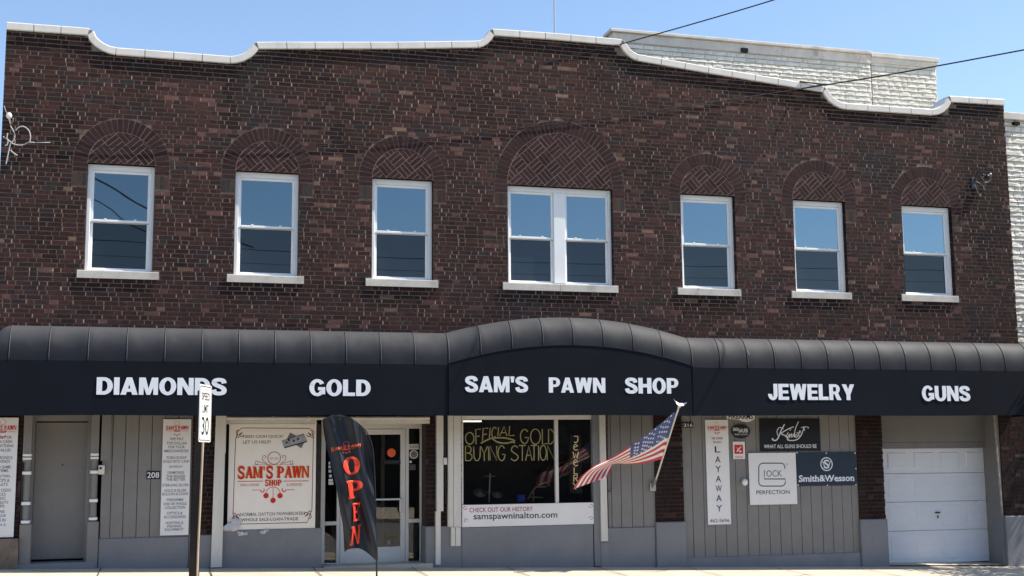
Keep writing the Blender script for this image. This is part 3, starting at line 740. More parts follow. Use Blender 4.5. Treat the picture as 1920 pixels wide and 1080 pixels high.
def boards(name, px0, px1, ytop, ybot, grooves, Y=.04, zb=None):
    """upright boards with dark grooves between; grooves at measured pixels"""
    m = MB(); ym = (ytop+ybot)/2
    xs = [X(p, ym, Y) for p in [px0]+list(grooves)+[px1]]; zb_ = Z((px0+px1)/2, ybot, Y) if zb is None else zb
    for a, b in zip(xs, xs[1:]): m.bbox(a+.004, b-.004, Y+random.uniform(-.002,.002), Y+.02, zb_, ZT, .003)
    m.box(xs[0], xs[-1], Y+.013, Y+.05, zb_, ZT, 1)
    return obj(name, m, ['gray', 'gap'], B), xs[0], xs[-1], zb_
def base(px0, px1, yt, Y=-.0, name='bulkhead', xe=None):
    a, b = X(px0, (yt+1060)/2, Y), X(px1, (yt+1060)/2, Y); z = Z((px0+px1)/2, yt, Y)
    if xe: a, b = xe[0] if xe[0] is not None else a, xe[1] if xe[1] is not None else b
    return obj(name, MB().bbox(a, b, Y, Y+.3, min(gz(a), gz(b))-.1, z, .01), 'grayb', B)

# left door: slab, frame, turned jamb posts with white bands
dY = .26
dm = MB(); x0, x1 = X(56, 910, dY)-.05, X(168, 910, dY)+.02; zt = ZT; zf = gz(x0)+.06
dm.bbox(x0+.10, x1-.06, dY+.03, dY+.08, zf+.02, Z(115, 792, dY), .004)
door = obj('door', dm, 'gray', B)
dd = MB().disc((X(117, 872, dY), Z(117, 872, dY)), .012, dY+.018, dY+.03, 10)
obj('peephole', dd, 'blk', door)
dfm = MB(); dfm.box(x0-.06, x0+.10, .12, dY+.02, zf-.1, ZT); dfm.box(x1-.06, x1+.05, .12, dY+.02, zf-.1, ZT)
dfm.box(x0+.10, x1-.06, .14, dY+.02, Z(115, 790, dY), ZT)
obj('door_frame', dfm, 'gray', B)
obj('door_step', MB().bbox(x0-.12, x1+.1, -.05, dY+.4, gz(x0)-.1, gz(x0)+.05, .012), 'grayb', B)
def jamb(pts_x, bands, ysplit):
    m = MB(); Y = .0; xt, xb = pts_x
    def xe(y, side): t = (y-780)/(1060-780); return X(xt[side]+(xb[side]-xt[side])*t, y, Y)
    za, zb2 = Z(xt[0], ysplit[0]), Z(xt[0], ysplit[1])
    m.bbox(xe(820,0), xe(820,1), -.01, .12, za, ZT, .004)
    a, b = xe(920,0)+.010, xe(920,1)-.010; c = (a+b)/2
    m.tube([(c,.05,zb2),(c,.05,za)], (b-a)/2, 12)
    m.bbox(xe(1020,0)-.02, xe(1020,1)+.02, -.02, .12, gz(xe(1020,0))-.05, zb2, .008)
    o = obj('jamb_post', m, 'gray', B)
    for y0, y1 in bands:
        bm = MB(); z0, z1 = Z(xt[0], y1), Z(xt[0], y0); bm.bbox(xe((y0+y1)/2,0)+.0, xe((y0+y1)/2,1)-.0, -.022, .10, z0, z1, .006)
        obj('white_band', bm, 'vinyl', o)
jamb(((45,61),(37,54)), [(851,855.5),(858,862),(884,890),(941,947),(976,981.5)], (866,983))
jamb(((172,187),(164,180)), [(850,854.5),(856.5,860.5),(882,888),(935.5,941.5),(970,975)], (864,978))

# left siding, bulkhead, small boards
boards('siding_panel', 190, 360, 783, 1008, [209, 233, 258, 283, 308, 333], .03)
base(184, 358, 1008, .0, xe=(None, P2[0]-.014))
tb = MB(); a, b, z0, z1 = R(190, 780, 208, 864, .0); tb.bbox(a, b, .0, .029, z0, ZT, .004)
obj('cover_board', tb, 'gray', B)

# poster window recess: bulkhead, dark side jamb
base(418, 603, 992, .0, xe=(P2[1]+.014, None))
pw = MB(); a, b, z0, z1 = R(404, 778, 603, 993, .14); pw.box(P2[1]+.01, X(603), .14, .2, Z(500, 992), ZT)
obj('poster_backing', pw, 'gap', B)
pj = MB(); a, b, z0, z1 = R(592.5, 797, 602, 991, .02); pj.box(a, b, .02, .14, z0, ZT)
obj('dark_jamb', pj, mat('dark painted brick', (.035,.028,.028), .85, .2, var=.4, vscale=14, bump=.004), B)
# white conduit under the awning
cdm = MB(); xa, xb = X(424, 784, -.05), X(806, 784, -.05); zc = (Z(424, 783.5, -.05)+Z(806, 784.5, -.05))/2
cdm.tube([(xa,-.03,zc),(xb,-.03,zc)], .026, 10)
for p in (512, 579, 671, 746): x = X(p, 784, -.05); cdm.tube([(x-.02,-.03,zc),(x+.02,-.03,zc)], .034, 10)
obj('white_conduit', cdm, 'wood', B)
hd = MB().box(P2[1]+.01, X(812), .12, .5, zc+.0, ZT); obj('entry_lintel', hd, 'gap', B)
lf = MB().box(P2[1]+.02, X(806), .02, .1, zc-.085, zc-.028); obj('lintel_board', lf, 'wood', B)

# entrance: aluminium frame, sidelights, door
eY = .48
def ebox(m, x0, y0, x1, y1, ya=eY, yb=eY+.07, b=.004):
    a, b2, c, d = R(x0, y0, x1, y1, ya); m.bbox(a, b2, ya, yb, c, d, b)
ef = MB()
zg = gz(-3)+.0
def estile(m, x0, x1, yt=795, ya=eY, zb=None): a, b = X(x0, 930, ya), X(x1, 930, ya); m.bbox(a, b, ya, ya+.07, gz(a)+.0 if zb is None else zb, Z((x0+x1)/2, yt, ya), .004); return a, b
estile(ef, 601, 609.5); estile(ef, 631.5, 637.5); estile(ef, 760.5, 766.5); estile(ef, 787.5, 799)
zA, zB_ = Z(700, 806, eY), Z(700, 794, eY)
ef.bbox(X(601, 930, eY), X(799, 930, eY), eY-.004, eY+.075, zA+.02, zB_+.06, .004)
for x0, x1, yb in ((609.5, 631.5, 985), (766.5, 787.5, 980)):
    ebox(ef, x0, yb-7, x1, yb, eY+.002); a, b = X(x0, 930, eY), X(x1, 930, eY)
    ef.bbox(a, b, eY+.002, eY+.07, gz(a)-.02, Z(x0, 1056, eY), .004)
ent = obj('entrance_frame', ef, 'alum', B)
for x0, x1 in ((609.5, 631.5), (766.5, 787.5)):
    a, b = X(x0, 930, eY), X(x1, 930, eY)
    obj('sidelight_pane', MB().face([(a,eY+.04,gz(a)),(b,eY+.04,gz(a)),(b,eY+.04,zA+.03),(a,eY+.04,zA+.03)]), 'cpane', ent)
dr = MB(); a, b = X(638.5, 930, eY), X(760, 930, eY); zb0 = gz(a)+.0; zt0 = zA+.012
dy = eY+.015
dr.bbox(a, a+.09, dy, dy+.05, zb0, zt0); dr.bbox(b-.075, b, dy, dy+.05, zb0, zt0); dr.bbox(a+.09, b-.075, dy+.002, dy+.05, zt0-.085, zt0)
dr.bbox(a+.09, b-.075, dy+.002, dy+.05, zb0, Z(700, 1026, dy))
sd = obj('shop_door', dr, 'alum', B)
obj('door_pane', MB().face([(a+.08,dy+.03,zb0+.1),(b-.06,dy+.03,zb0+.1),(b-.06,dy+.03,zt0-.05),(a+.08,dy+.03,zt0-.05)]), 'cpane', sd)
hz = Z(730, 936, dy); hm = MB().tube([(a+.09,dy-.04,hz),(b-.075,dy-.04,hz)], .014, 8)
xh = b-.085; hm.tube(smooth_line([(xh+.03,dy,hz+.005),(xh,dy-.06,hz-.01),(xh-.005,dy-.07,hz-.1),(xh,dy-.06,hz-.19),(xh+.03,dy,hz-.2)], 4), .014, 8)
obj('push_bar', hm, 'alum', sd)
dr2 = MB(); z = Z(734, 849, dy); x = X(734, 849, dy); dr2.disc((x, z), .068, dy-.002, dy+.0, 24); obj('orange_sticker', dr2, 'orange', sd)
s2 = MB(); x0, x1, z0, z1 = R(719, 863, 751, 870, dy); s2.box(x0, x1, dy-.003, dy+.001, z0, z1); s2.box(x0+.14, x1, dy-.006, dy-.0035, z0+.03, z1-.005, 1)
obj('door_label', s2, ['blk', 'navy'], sd)
s3 = MB(); x0, x1, z0, z1 = R(766.5, 832.5, 785, 843, eY-.006); s3.box(x0, x1, eY-.006, eY-.002, z0, z1)
text(s3, '9-6:00', x0+.015, x1-.015, z0+.022, z1-.02, eY-.0075, .01, 1); obj('hours_placard', s3, ['cream', 'graytext'], ent)
s4 = MB(); x, z = X(776, 852, eY), Z(776, 852, eY); s4.disc((x, z), .068, eY-.004, eY+.02, 24); s4.disc((x, z), .055, eY-.006, eY-.0045, 24, 1)
s4.ribbon([(x, z), (x-.02, z+.035)], .010, eY-.0075, 2); s4.ribbon([(x, z), (x+.025, z-.005)], .010, eY-.008, 2)
x0, x1, z0, z1 = R(768, 864, 772, 868, eY); s4.box(x0, x1, eY, eY+.02, z0, z1)
x0, x1, z0, z1 = R(768, 870, 779, 881, eY)
for i in range(4): s4.box(x0, x1, eY, eY+.02, z0+(z1-z0)*i/4, z0+(z1-z0)*(i+.6)/4, 3)
obj('window_decals', s4, ['letter', 'insidew', 'blktext', 'graytext'], ent)
s5 = MB()
for yy, xx0, xx1 in ((866, 616, 619), (873, 616, 620), (881, 616, 621), (890, 617, 622), (898, 616, 624), (904, 616, 625)):
    x0, x1, z0, z1 = R(xx0, yy, xx1, yy+5, eY+.03); s5.box(x0, x1, eY+.028, eY+.032, z0, z1)
obj('sidelight_lettering', s5, 'letter', ent)
obj('threshold', MB().bbox(X(600,1058,eY), X(800,1058,eY), .0, eY+.2, gz(-3)-.15, gz(-3.6)+.004, .008), 'walk', B)
# right reveal of the entry
er = MB(); xr = X(800, 900, eY)+.07
for r in range(36):
    z = gz(-2.1)+.52+r*CO
    if z > ZT: break
    for k in range(3):
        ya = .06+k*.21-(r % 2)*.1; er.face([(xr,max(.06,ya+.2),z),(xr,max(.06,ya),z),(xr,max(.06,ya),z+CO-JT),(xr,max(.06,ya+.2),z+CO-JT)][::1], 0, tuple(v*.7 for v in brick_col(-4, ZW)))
er.box(xr+.004, xr+.05, .05, .7, gz(-2)-.1, ZT, 1); er.box(xr-.01, xr+.003, .05, .6, gz(-2)-.1, gz(-2.1)+.51, 2)
obj('entry_reveal', er, ['brick', 'pier_mortar', 'grayb'], B)

# boards beside the display window
def board(name, segs, Y, m='wood', d=.03, parent=B):
    mb = MB()
    for x0, y0, x1, y1 in segs:
        a, b, c, e = R(x0, y0, x1, y1, Y)
        if y0 < 782: e = ZT
        mb.bbox(a, b, Y, Y+d, c, e, .004)
    return obj(name, mb, m, parent)
board('white_board', [(819, 770, 831.5, 958.6), (817.2, 958.6, 826.5, 1059)], -.03, d=.08)
board('white_board', [(840.5, 770, 850, 988)], -.045, d=.09)
board('white_board', [(850.5, 770, 864.6, 988)], -.03, d=.075); board('white_board', [(846, 988.5, 853.5, 1024), (854.5, 988.5, 863.8, 1024)], -.035, d=.06)
jb = MB(); x0, x1, z0, z1 = R(832, 858, 838.5, 871, -.06); jb.bbox(x0, x1, -.07, .04, z0, z1, .008)
xm = (x0+x1)/2; jb.tube([(xm,-.02,z1),(xm-.005,-.02,ZT)], .016, 8, 1); x2, z2 = X(836, 940), Z(836, 945); jb.tube([(xm,-.02,z0),(x2,.0,z2)], .012, 8, 1)
obj('junction_box', jb, ['pale', 'blk'], B)
post = board('white_post', [(406, 770, 424, 850)], -.06, d=.06)
m = MB(); xa, xb = X(405.5, 790, -.06), X(424, 790, -.06); xc, xd = X(395, 1064, -.06), X(416, 1064, -.06); zb0 = gz(xc)+.0
za = ZT; m.prism([(xc, zb0), (xd, zb0), (xb, za), (xa, za)], -.075, -.0605)
obj('post_face', m, 'wood', post)

# display window
wY = .06
base(866, 1113, 986, .0)
x0, x1, z0, z1 = R(866, 783, 1112, 985, wY)
df = MB(); df.bbox(x0-.01, x1+.0, wY-.012, wY+.06, z1-.03, ZT, .004); df.bbox(x0-.01, X(868.5, 860, wY), wY-.01, wY+.06, z0-.05, z1-.031, .004); df.bbox(X(1110, 860, wY), x1, wY-.01, wY+.06, z0-.05, z1-.031, .004)
df.bbox(X(1040.7, 860, wY), X(1046.8, 860, wY), wY-.012, wY+.06, z0-.05, z1-.0315, .004); df.bbox(X(869, 970, wY), x1-.04, wY-.005, wY+.06, z0-.06, Z(990, 945, wY), .004)
dw = obj('display_window', df, 'alum', B)
zp = Z(990, 945, wY)
for p0, p1 in ((868, 1041), (1046, 1111)):
    a, b = X(p0, 860, wY), X(p1, 860, wY); obj('display_pane', MB().face([(a,wY+.03,zp-.02),(b,wY+.03,zp-.02),(b,wY+.03,z1),(a,wY+.03,z1)]), 'cpane', dw)
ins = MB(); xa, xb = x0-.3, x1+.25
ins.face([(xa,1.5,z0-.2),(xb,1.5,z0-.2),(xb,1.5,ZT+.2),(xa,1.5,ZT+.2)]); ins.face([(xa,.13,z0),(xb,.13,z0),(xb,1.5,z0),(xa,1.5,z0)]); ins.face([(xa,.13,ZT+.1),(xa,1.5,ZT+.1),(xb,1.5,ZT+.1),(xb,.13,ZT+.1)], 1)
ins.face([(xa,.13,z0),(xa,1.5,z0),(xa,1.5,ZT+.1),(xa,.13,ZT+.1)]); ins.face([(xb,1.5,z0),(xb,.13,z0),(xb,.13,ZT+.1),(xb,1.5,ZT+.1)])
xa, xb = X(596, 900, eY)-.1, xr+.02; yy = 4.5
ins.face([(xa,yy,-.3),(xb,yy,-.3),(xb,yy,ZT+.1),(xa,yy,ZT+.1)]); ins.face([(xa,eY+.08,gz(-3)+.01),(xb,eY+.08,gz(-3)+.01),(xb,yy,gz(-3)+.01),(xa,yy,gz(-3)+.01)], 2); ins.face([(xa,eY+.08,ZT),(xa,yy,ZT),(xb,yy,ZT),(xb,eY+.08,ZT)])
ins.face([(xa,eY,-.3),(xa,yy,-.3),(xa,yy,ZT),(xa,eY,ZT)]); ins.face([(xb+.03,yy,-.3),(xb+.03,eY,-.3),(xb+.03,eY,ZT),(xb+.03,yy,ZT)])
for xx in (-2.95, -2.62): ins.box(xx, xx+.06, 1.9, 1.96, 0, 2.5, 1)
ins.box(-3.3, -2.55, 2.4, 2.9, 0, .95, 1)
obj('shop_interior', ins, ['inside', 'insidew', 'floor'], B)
board('gray_trim', [(1112.8, 770, 1124.5, 1062)], .0, 'grayb', .1)
# siding right of the display window
_, sx0, sx1, szb = boards('siding_panel', 1139, 1230, 783, 989, [1146, 1164, 1184, 1205], .03)
base(1134, 1231, 989, .0, xe=(None, P5[0]-.014)); base(1113, 1139, 1016, -.012, 'post_foot', xe=(X(1126, 1040), X(1143, 1040)))
mb = MB(); xa, xb, xc, xd = X(1124.6, 790, -.04), X(1135, 790, -.04), X(1127.8, 1014, -.04), X(1140.2, 1014, -.04)
mb.prism([(xc, Z(1134, 1015, -.04)), (xd, Z(1134, 1015, -.04)), (xb, ZT), (xa, ZT)], -.04, .02)
obj('white_board', mb, 'wood', B)
# right siding with signs
boards('siding_panel', 1281, 1612, 783, 1041, [1298, 1319, 1339, 1359.5, 1380, 1400, 1420.5, 1441, 1461, 1481, 1500.5, 1520, 1540, 1559, 1578, 1596], .03)
base(1284, 1612, 1041, .0, xe=(P5[1]+.014, P6[0]-.014))

# garage opening: reveals, header, sectional door
gY = .50
ga, gb = X(1660.5, 945, gY), X(1856, 945, gY); gzt, gzb = Z(1752, 840, gY), gz(gb)-.01
gd = MB(); hs = [Z(1757, y, gY) for y in (1049, 994, 940, 887)]+[gzt]
hs[0] = gz((ga+gb)/2)-.0
for k in range(4):
    gd.bbox(ga-.1, gb, gY, gY+.05, hs[k]+.003, hs[k+1]-.003, .006)
garage = obj('garage_door', gd, 'garage', B)
for k in range(4):
    n = 4
    for i in range(n):
        w = (gb-ga)/n; xa, xb = ga+i*w+.075, ga+(i+1)*w-.075; za, zb2 = hs[k]+.09, hs[k+1]-.075
        pm = MB(); t = .014 if k == 3 else .0035
        pm.ribbon([(xa,za),(xb,za),(xb,zb2),(xa,zb2)], .03, gY-.001, 0, True)
        pm.v = [(x, y-(t if (abs(x-xa) < .014 or abs(x-xb) < .014 or abs(z-za) < .014 or abs(z-zb2) < .014) and 0 else 0), z) for x, y, z in pm.v]
        pm = MB().bbox(xa, xb, gY-t, gY+.001, za, zb2, t)
        obj('raised_panel', pm, 'garage', garage)
hm = MB(); x, z = X(1757.5, 961, gY), Z(1757.5, 961, gY); hm.box(x-.05, x+.04, gY-.03, gY-.006, z-.01, z+.012); hm.box(x-.01, x+.012, gY-.012, gY-.005, z-.1, z-.05)
obj('garage_handle', hm, mat('dark handle', (.03,.03,.03), .5, .4, .5), garage)
gh = MB(); zl = Z(1760, 829, gY); gh.bbox(ga-.12, gb+.06, gY-.06, gY+.1, gzt, zl, .005); gh.bbox(ga-.12, gb+.2, gY-.09, gY+.1, zl+.003, ZT, .004)
obj('garage_header', gh, 'gray', B)
gr = MB(); gr.box(gb, P7[0]+.0, .05, gY+.1, gz(gb)-.1, gzt); gr.box(gb+.02, P7[0], .05, gY-.065, gzt, ZT)
gr.box(P7[0]-.05, P7[0]-.004, .02, .06, gz(gb)-.1, ZT)
obj('garage_reveal', gr, 'gray', B)
gp = MB(); gp.tube([(X(1864,790,-.01),-.02,ZT),(X(1864,795,-.01),-.02,Z(1864,795)),(X(1878,962,-.01),-.02,Z(1878,964))], .018, 8)
obj('drain_pipe', gp, mat('stained pipe', (.30,.27,.23), .7, .3, var=.4, vscale=9), B)
ga2 = MB(); strip(ga2, P6[0]-.1, P7[0]+.15, -.0, gY+.3, .004, .012); obj('garage_apron', ga2, 'walk', B)
# dark back wall so no daylight leaks through the ground floor
bk = MB().box(XL+.31, x0-1.6, .62, .68, -.4, ZT+.3) if False else MB()
for p, q in ((XL+.31, X(596,900,eY)-.12), (xr+.12, X(866,860)-.35), (X(1112,860)+.3, XR-.31)): bk.box(p, q, .66, .7, -.4, ZT+.4)
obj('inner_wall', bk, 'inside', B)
obj('awning_ledger', MB().box(XL, XR, .004, .3, ZT+.002, ZB-.002), 'gap', B)

# ================================================================ AWNING
AW = thing('awning', 'long black fabric awning with white lettering and a raised arch over the middle', 'awning', (0.1, -.4, ZW-2.16))
AP, AN = .92, .31                                              # projection, depth of the rounded nose
AX0, AXL, AXR, AX1 = X(22, 640, -.66), X(842.5, 690, -AP), X(1299, 700, -AP), X(1911, 660, -.66)
ztop = ZW + (Z(300, 613, -.64)-ZW+Z(1600, 640, -.64)-ZW)/2
znose = ZW-1.40; zval = (Z(480, 778, -AP)+Z(1298, 780, -AP))/2
AC = (AXL+AXR)/2; AH = (AXR-AXL)/2
def arch(x): t = (x-AC)/AH; return max(0, 1-t*t)
rise = Z(1060, 595, -.64)-ztop; rise2 = Z(1060, 646, -AP)-Z(843, 680, -AP)
def ring(x, sag, mid=False, endk=0.0):
    """cross-section at x: flat top, rounded nose, down to the valance"""
    pts = []; e = arch(x) if mid else 0
    zt = ztop+rise*e; zn = (Z(843, 681, -AP)+rise2*e) if mid else znose
    pts.append((-.002, zt+.02)); pts.append((-(AP-AN)*.5, zt+.012))
    n = 12
    for i in range(n+1):
        t = pi/2*i/n; k = 1-sag*sin(2*t)**.8 if 0 < i < n else 1
        pts.append((-(AP-AN)-AN*sin(t)*(k if i else 1), zn+(zt-zn)*cos(t)*(k if i < n else 1)))
    return pts
def nose(x0, x1, step, mid):
    m = MB(); n = max(1, round((x1-x0)/step)); prev = None; xs = []
    for i in range(n):
        for k in range(6): xs.append((x0+(x1-x0)*(i+k/6)/n, .046*sin(pi*k/6)**.7 if k else 0.0))
    xs.append((x1, 0.0)); rows = [[(x, y, z) for y, z in ring(x, s, mid)] for x, s in xs]; k = len(rows[0])
    m.mesh([p for r in rows for p in r], [(i*k+j, i*k+j+1, (i+1)*k+j+1, (i+1)*k+j) for i in range(len(rows)-1) for j in range(k-1)])
    ribs = [rows[i] for i in range(0, len(rows), 6)]
    return m, ribs
def piping(ribs):
    for r in ribs: obj('seam_piping', MB().tube([(x, y-.002, z+.002) for x, y, z in r[2:]], .0065, 6), 'piping', AW, smooth=True)
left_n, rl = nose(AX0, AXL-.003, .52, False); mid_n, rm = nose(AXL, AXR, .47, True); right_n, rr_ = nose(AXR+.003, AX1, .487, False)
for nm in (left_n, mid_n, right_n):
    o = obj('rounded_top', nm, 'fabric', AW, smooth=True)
piping(rl+rm+rr_)
# valances
def valance(x0, x1, mid):
    m = MB(); n = 40; top = []; bot = []
    for i in range(n+1):
        x = x0+(x1-x0)*i/n; zt = (Z(843, 681, -AP)+rise2*arch(x)) if mid else znose
        top.append((x, -AP-(.004 if mid else 0), zt)); bot.append((x, -AP+.004*sin(x*2.3)-(.004 if mid else 0), zval+.006*sin(x*1.7+1)))
    m.mesh(top+bot, [(n+1+i, n+2+i, i+1, i) for i in range(n)])
    b2 = [(x, y+.014, z+.002) for x, y, z in bot]; m.mesh(bot+b2, [(i, n+1+i, n+2+i, i+1) for i in range(n)])
    return m
obj('valance', valance(AX0-.28, AXL-.004, False), 'valance', AW); obj('valance', valance(AXR+.004, AX1+.3, False), 'valance', AW)
mv = valance(AXL, AXR, True); mvo = obj('arched_valance', mv, 'valance', AW)
wl_ = MB(); wl_.tube([(AXL+(AXR-AXL)*i/40, -AP-.004, Z(843, 681, -AP)+rise2*arch(AXL+(AXR-AXL)*i/40)) for i in range(41)], .008, 6)
for x in (AXL, AXR): wl_.tube([(x,-AP-.004,zval),(x,-AP-.004,Z(843,681,-AP))], .009, 6)
obj('welt', wl_, 'valance', mvo)
# rounded ends
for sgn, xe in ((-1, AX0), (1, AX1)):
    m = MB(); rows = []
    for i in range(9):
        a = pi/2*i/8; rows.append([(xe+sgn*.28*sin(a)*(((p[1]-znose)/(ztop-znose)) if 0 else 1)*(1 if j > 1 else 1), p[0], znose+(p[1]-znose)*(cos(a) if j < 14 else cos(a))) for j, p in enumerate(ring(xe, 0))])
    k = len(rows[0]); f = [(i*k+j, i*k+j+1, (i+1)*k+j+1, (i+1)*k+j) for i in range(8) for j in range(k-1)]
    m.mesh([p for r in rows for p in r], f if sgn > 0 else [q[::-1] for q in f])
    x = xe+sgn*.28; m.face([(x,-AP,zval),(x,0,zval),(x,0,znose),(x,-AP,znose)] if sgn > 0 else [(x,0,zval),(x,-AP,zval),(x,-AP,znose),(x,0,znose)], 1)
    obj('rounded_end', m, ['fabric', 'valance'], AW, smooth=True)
lY = -AP-.0065
for s, x0, y0, x1, y1 in (('DIAMONDS', 181, 707.5, 425, 741), ('GOLD', 580, 711, 695, 743), ("SAM'S", 872, 705, 990, 736), ('PAWN', 1029, 707.5, 1135, 737), ('SHOP', 1172, 708, 1272, 738.5), ('JEWELRY', 1440, 719.5, 1602, 750.5), ('GUNS', 1728.5, 723, 1819, 752.5)):
    m = MB(); heavy(m, s, *R(x0, y0+.6, x1, y1-.6, lY), lY); obj('lettering', m, 'letter', AW)
sc_ = random.Random(4)
for px_, py_ in ((1402,662),(1551,660),(1697,661),(1838,662)):
    p = at(px_, py_, -.86); t_ = (znose-.0+ztop)/2; pts = []
    zz = min(p.z, ztop-.1); tt = math.acos(min(1, max(0, (zz-znose)/(ztop-znose)))); yy = -(AP-AN)-AN*sin(tt)-.006
    for k_ in range(5): pts.append((p.x-.02+k_*.012+sc_.uniform(-.004,.004), zz+.05-k_*.024))
    obj('bird_mark', MB().ribbon(pts, .010, yy), mat('dried white mark', (.35,.35,.35), .9, .1, var=.4, vscale=40), AW)
fr = MB()
for i in range(10):
    x = AX0+(AX1-AX0)*i/9; fr.tube([(x,-.02,zval+.12),(x,-AP+.02,zval+.1)], .014, 6)
fr.tube([(AX0,-AP+.03,zval+.06),(AX1,-AP+.03,zval+.06)], .014, 6)
obj('frame', fr, 'steel', AW)

# ================================================================ SIGNS ON THE FRONT
def panel(m, x0, y0, x1, y1, Y, d=.006, mi=0): a, b, c, e = R(x0, y0, x1, y1, Y); m.bbox(a, b, Y, Y+d, c, e, .002, mi); return a, b, c, e
def sign(name, label, cat, group=None, at_=(0, 0, 0)): return thing(name, label, cat, at_, group)
def logo(mb, x0, x1, z0, z1, y, red=0, gold=None, small=True):
    """the shop's crest: ringed scrolls, arched name, three hanging balls"""
    w, h = x1-x0, z1-z0; c = (x0+x1)/2
    mb.ribbon([(c+.10*w*cos(2*pi*i/20), z0+.84*h+.10*w*sin(2*pi*i/20)) for i in range(20)], .012*w, y, red, True)
    serif(mb, "SAM'S PAWN", x0, x1, z0+.42*h, z0+.66*h, y-.0015, mi=red)
    serif(mb, 'SHOP', c-.16*w, c+.16*w, z0+.26*h, z0+.39*h, y-.0015, mi=red)
    for sg in (-1, 1):
        mb.ribbon([(c+sg*.2*w, z0+.33*h), (c+sg*.49*w, z0+.33*h)] if sg > 0 else [(c-.49*w, z0+.33*h), (c-.2*w, z0+.33*h)], .016*w, y, red)
    for dx, dz in ((-.10, .09), (0, .03), (.10, .09)): mb.disc((c+dx*w, z0+dz*h), .035*w, y-.001, y, 12, red)

# tall price-list banner left of the pole
sY = .004
ps = sign('banner_sign', 'tall narrow white price-list banner with red crest just left of the road sign post', 'banner', 'white shop banners', at(330, 1003, sY))
m = MB(); a, b, c, d = panel(m, 303, 786, 356, 1003.5, sY)
obj('board', m, 'vinylsign', ps)
m = MB(); logo(m, *[a+(b-a)*t for t in (.10, .90)], c+(d-c)*.855, c+(d-c)*.985, sY-.002); obj('crest', m, 'red', ps)
m = MB()
lines = [('WE PAY',823,.5),('TOP DOLLAR',831,.72),('FOR YOUR',838,.58),('MERCHANDISE!',845.5,.86),('TURN SCRAP',858,.72),('GOLD INTO CASH',865,.92),('JEWELRY',875.5,.5),('DIAMONDS',886,.58),('THE BIGGER',893,.68),('THE BETTER',899,.68),('STERLING SILVER',909.5,.94),('GOLD & SILVER',919.5,.78),('BULLION & COINS',926,.9),('FIREARMS',937,.58),('ONE OR WHOLE',944.5,.82),('COLLECTION',951.5,.72),('OPTICS &',962,.55),('ACCESSORIES',969,.78),('HUNTING &',980,.62),('FISHING',986.5,.5),('EQUIPMENT',993,.66)]
for s, yc, wd in lines:
    z = Z(330, yc, sY); w = (b-a)*wd/2; lean = 0; xc = (a+b)/2
    text(m, s, xc-w, xc+w, z-.020, z+.020, sY-.002, .012)
obj('lettering', m, 'graytext', ps)
# banner cut by the left edge of the view
ps = sign('banner_sign', 'white shop banner at the corner beside the left door, hung over the brown stone', 'banner', 'white shop banners', at(10, 1005, -.03))
m = MB(); Y = -.04; xr2 = (X(35, 790, Y)+X(25, 1000, Y))/2; w = b-a+.02; z0, z1 = Z(28, 1007, Y), Z(32, 783, Y)
m.bbox(xr2-w, xr2, Y, Y+.02, z0, z1, .002); obj('board', m, 'vinylsign', ps)
m = MB(); logo(m, xr2-w+.04, xr2-.025, z1-.29, z1-.02, Y-.002); obj('crest', m, 'red', ps)
m = MB()
for s, yc, wd in [('WE BUY OR',820,.62),('LOAN CASH',828,.66),('ON ANYTHING',836,.76),('OF VALUE!',844,.6),('ELECTRONICS',858,.72),('ALL KINDS',865,.58),('VIDEO GAME',875.5,.64),('SYSTEMS',882.5,.5),('COMPUTERS,',893,.66),('LAPTOPS &',900.5,.6),('TABLETS',908,.5),('LAWN / CEGIO',919,.72),('TOOLS',926.5,.4),('MUSIC',934,.42),('DRONES/TV',942,.6),('AMPS',949,.34),('COINS',959,.38),('ANTIQUE',967,.46),('COME IN',975,.46),('ALTON, IL',984,.52)]:
    z = Z(10, yc, Y); hw_ = w*wd/2; text(m, s, xr2-w/2-hw_, xr2-w/2+hw_, z-.021, z+.021, Y-.002, .012)
obj('lettering', m, 'graytext', ps)

# house numbers
def number(s, label, x0, y0, x1, y1, Y):
    o = sign('house_number', label, 'house number', None, at((x0+x1)/2, y1, Y)); m = MB(); a, b, c, d = panel(m, x0, y0, x1, y1, Y, .01); obj('plate', m, 'blk', o)
    m = MB(); text(m, s, a+.012, b-.012, c+.018, d-.018, Y-.002, .012); obj('digits', m, 'letter', o)
number('208', 'black number plate reading 208 on the gray siding', 274.5, 883, 300, 898.5, .018)
number('216', 'black number plate reading 216 high beside the middle brick pier', 1280.5, 792, 1299.5, 802, .014)
# doorbell box
o = sign('entry_keypad', 'small beige box with a dark button right of the gray door', 'intercom', None, at(190, 890, 0))
m = MB(); a, b, c, d = R(184.5, 872, 196, 889.5, -.05); m.bbox(a, b, -.05, .0, c, d, .008); obj('housing', m, 'cream', o)
m = MB().disc((a+(b-a)*.35, d-.045), .018, -.056, -.05, 10); obj('button', m, 'blk', o)

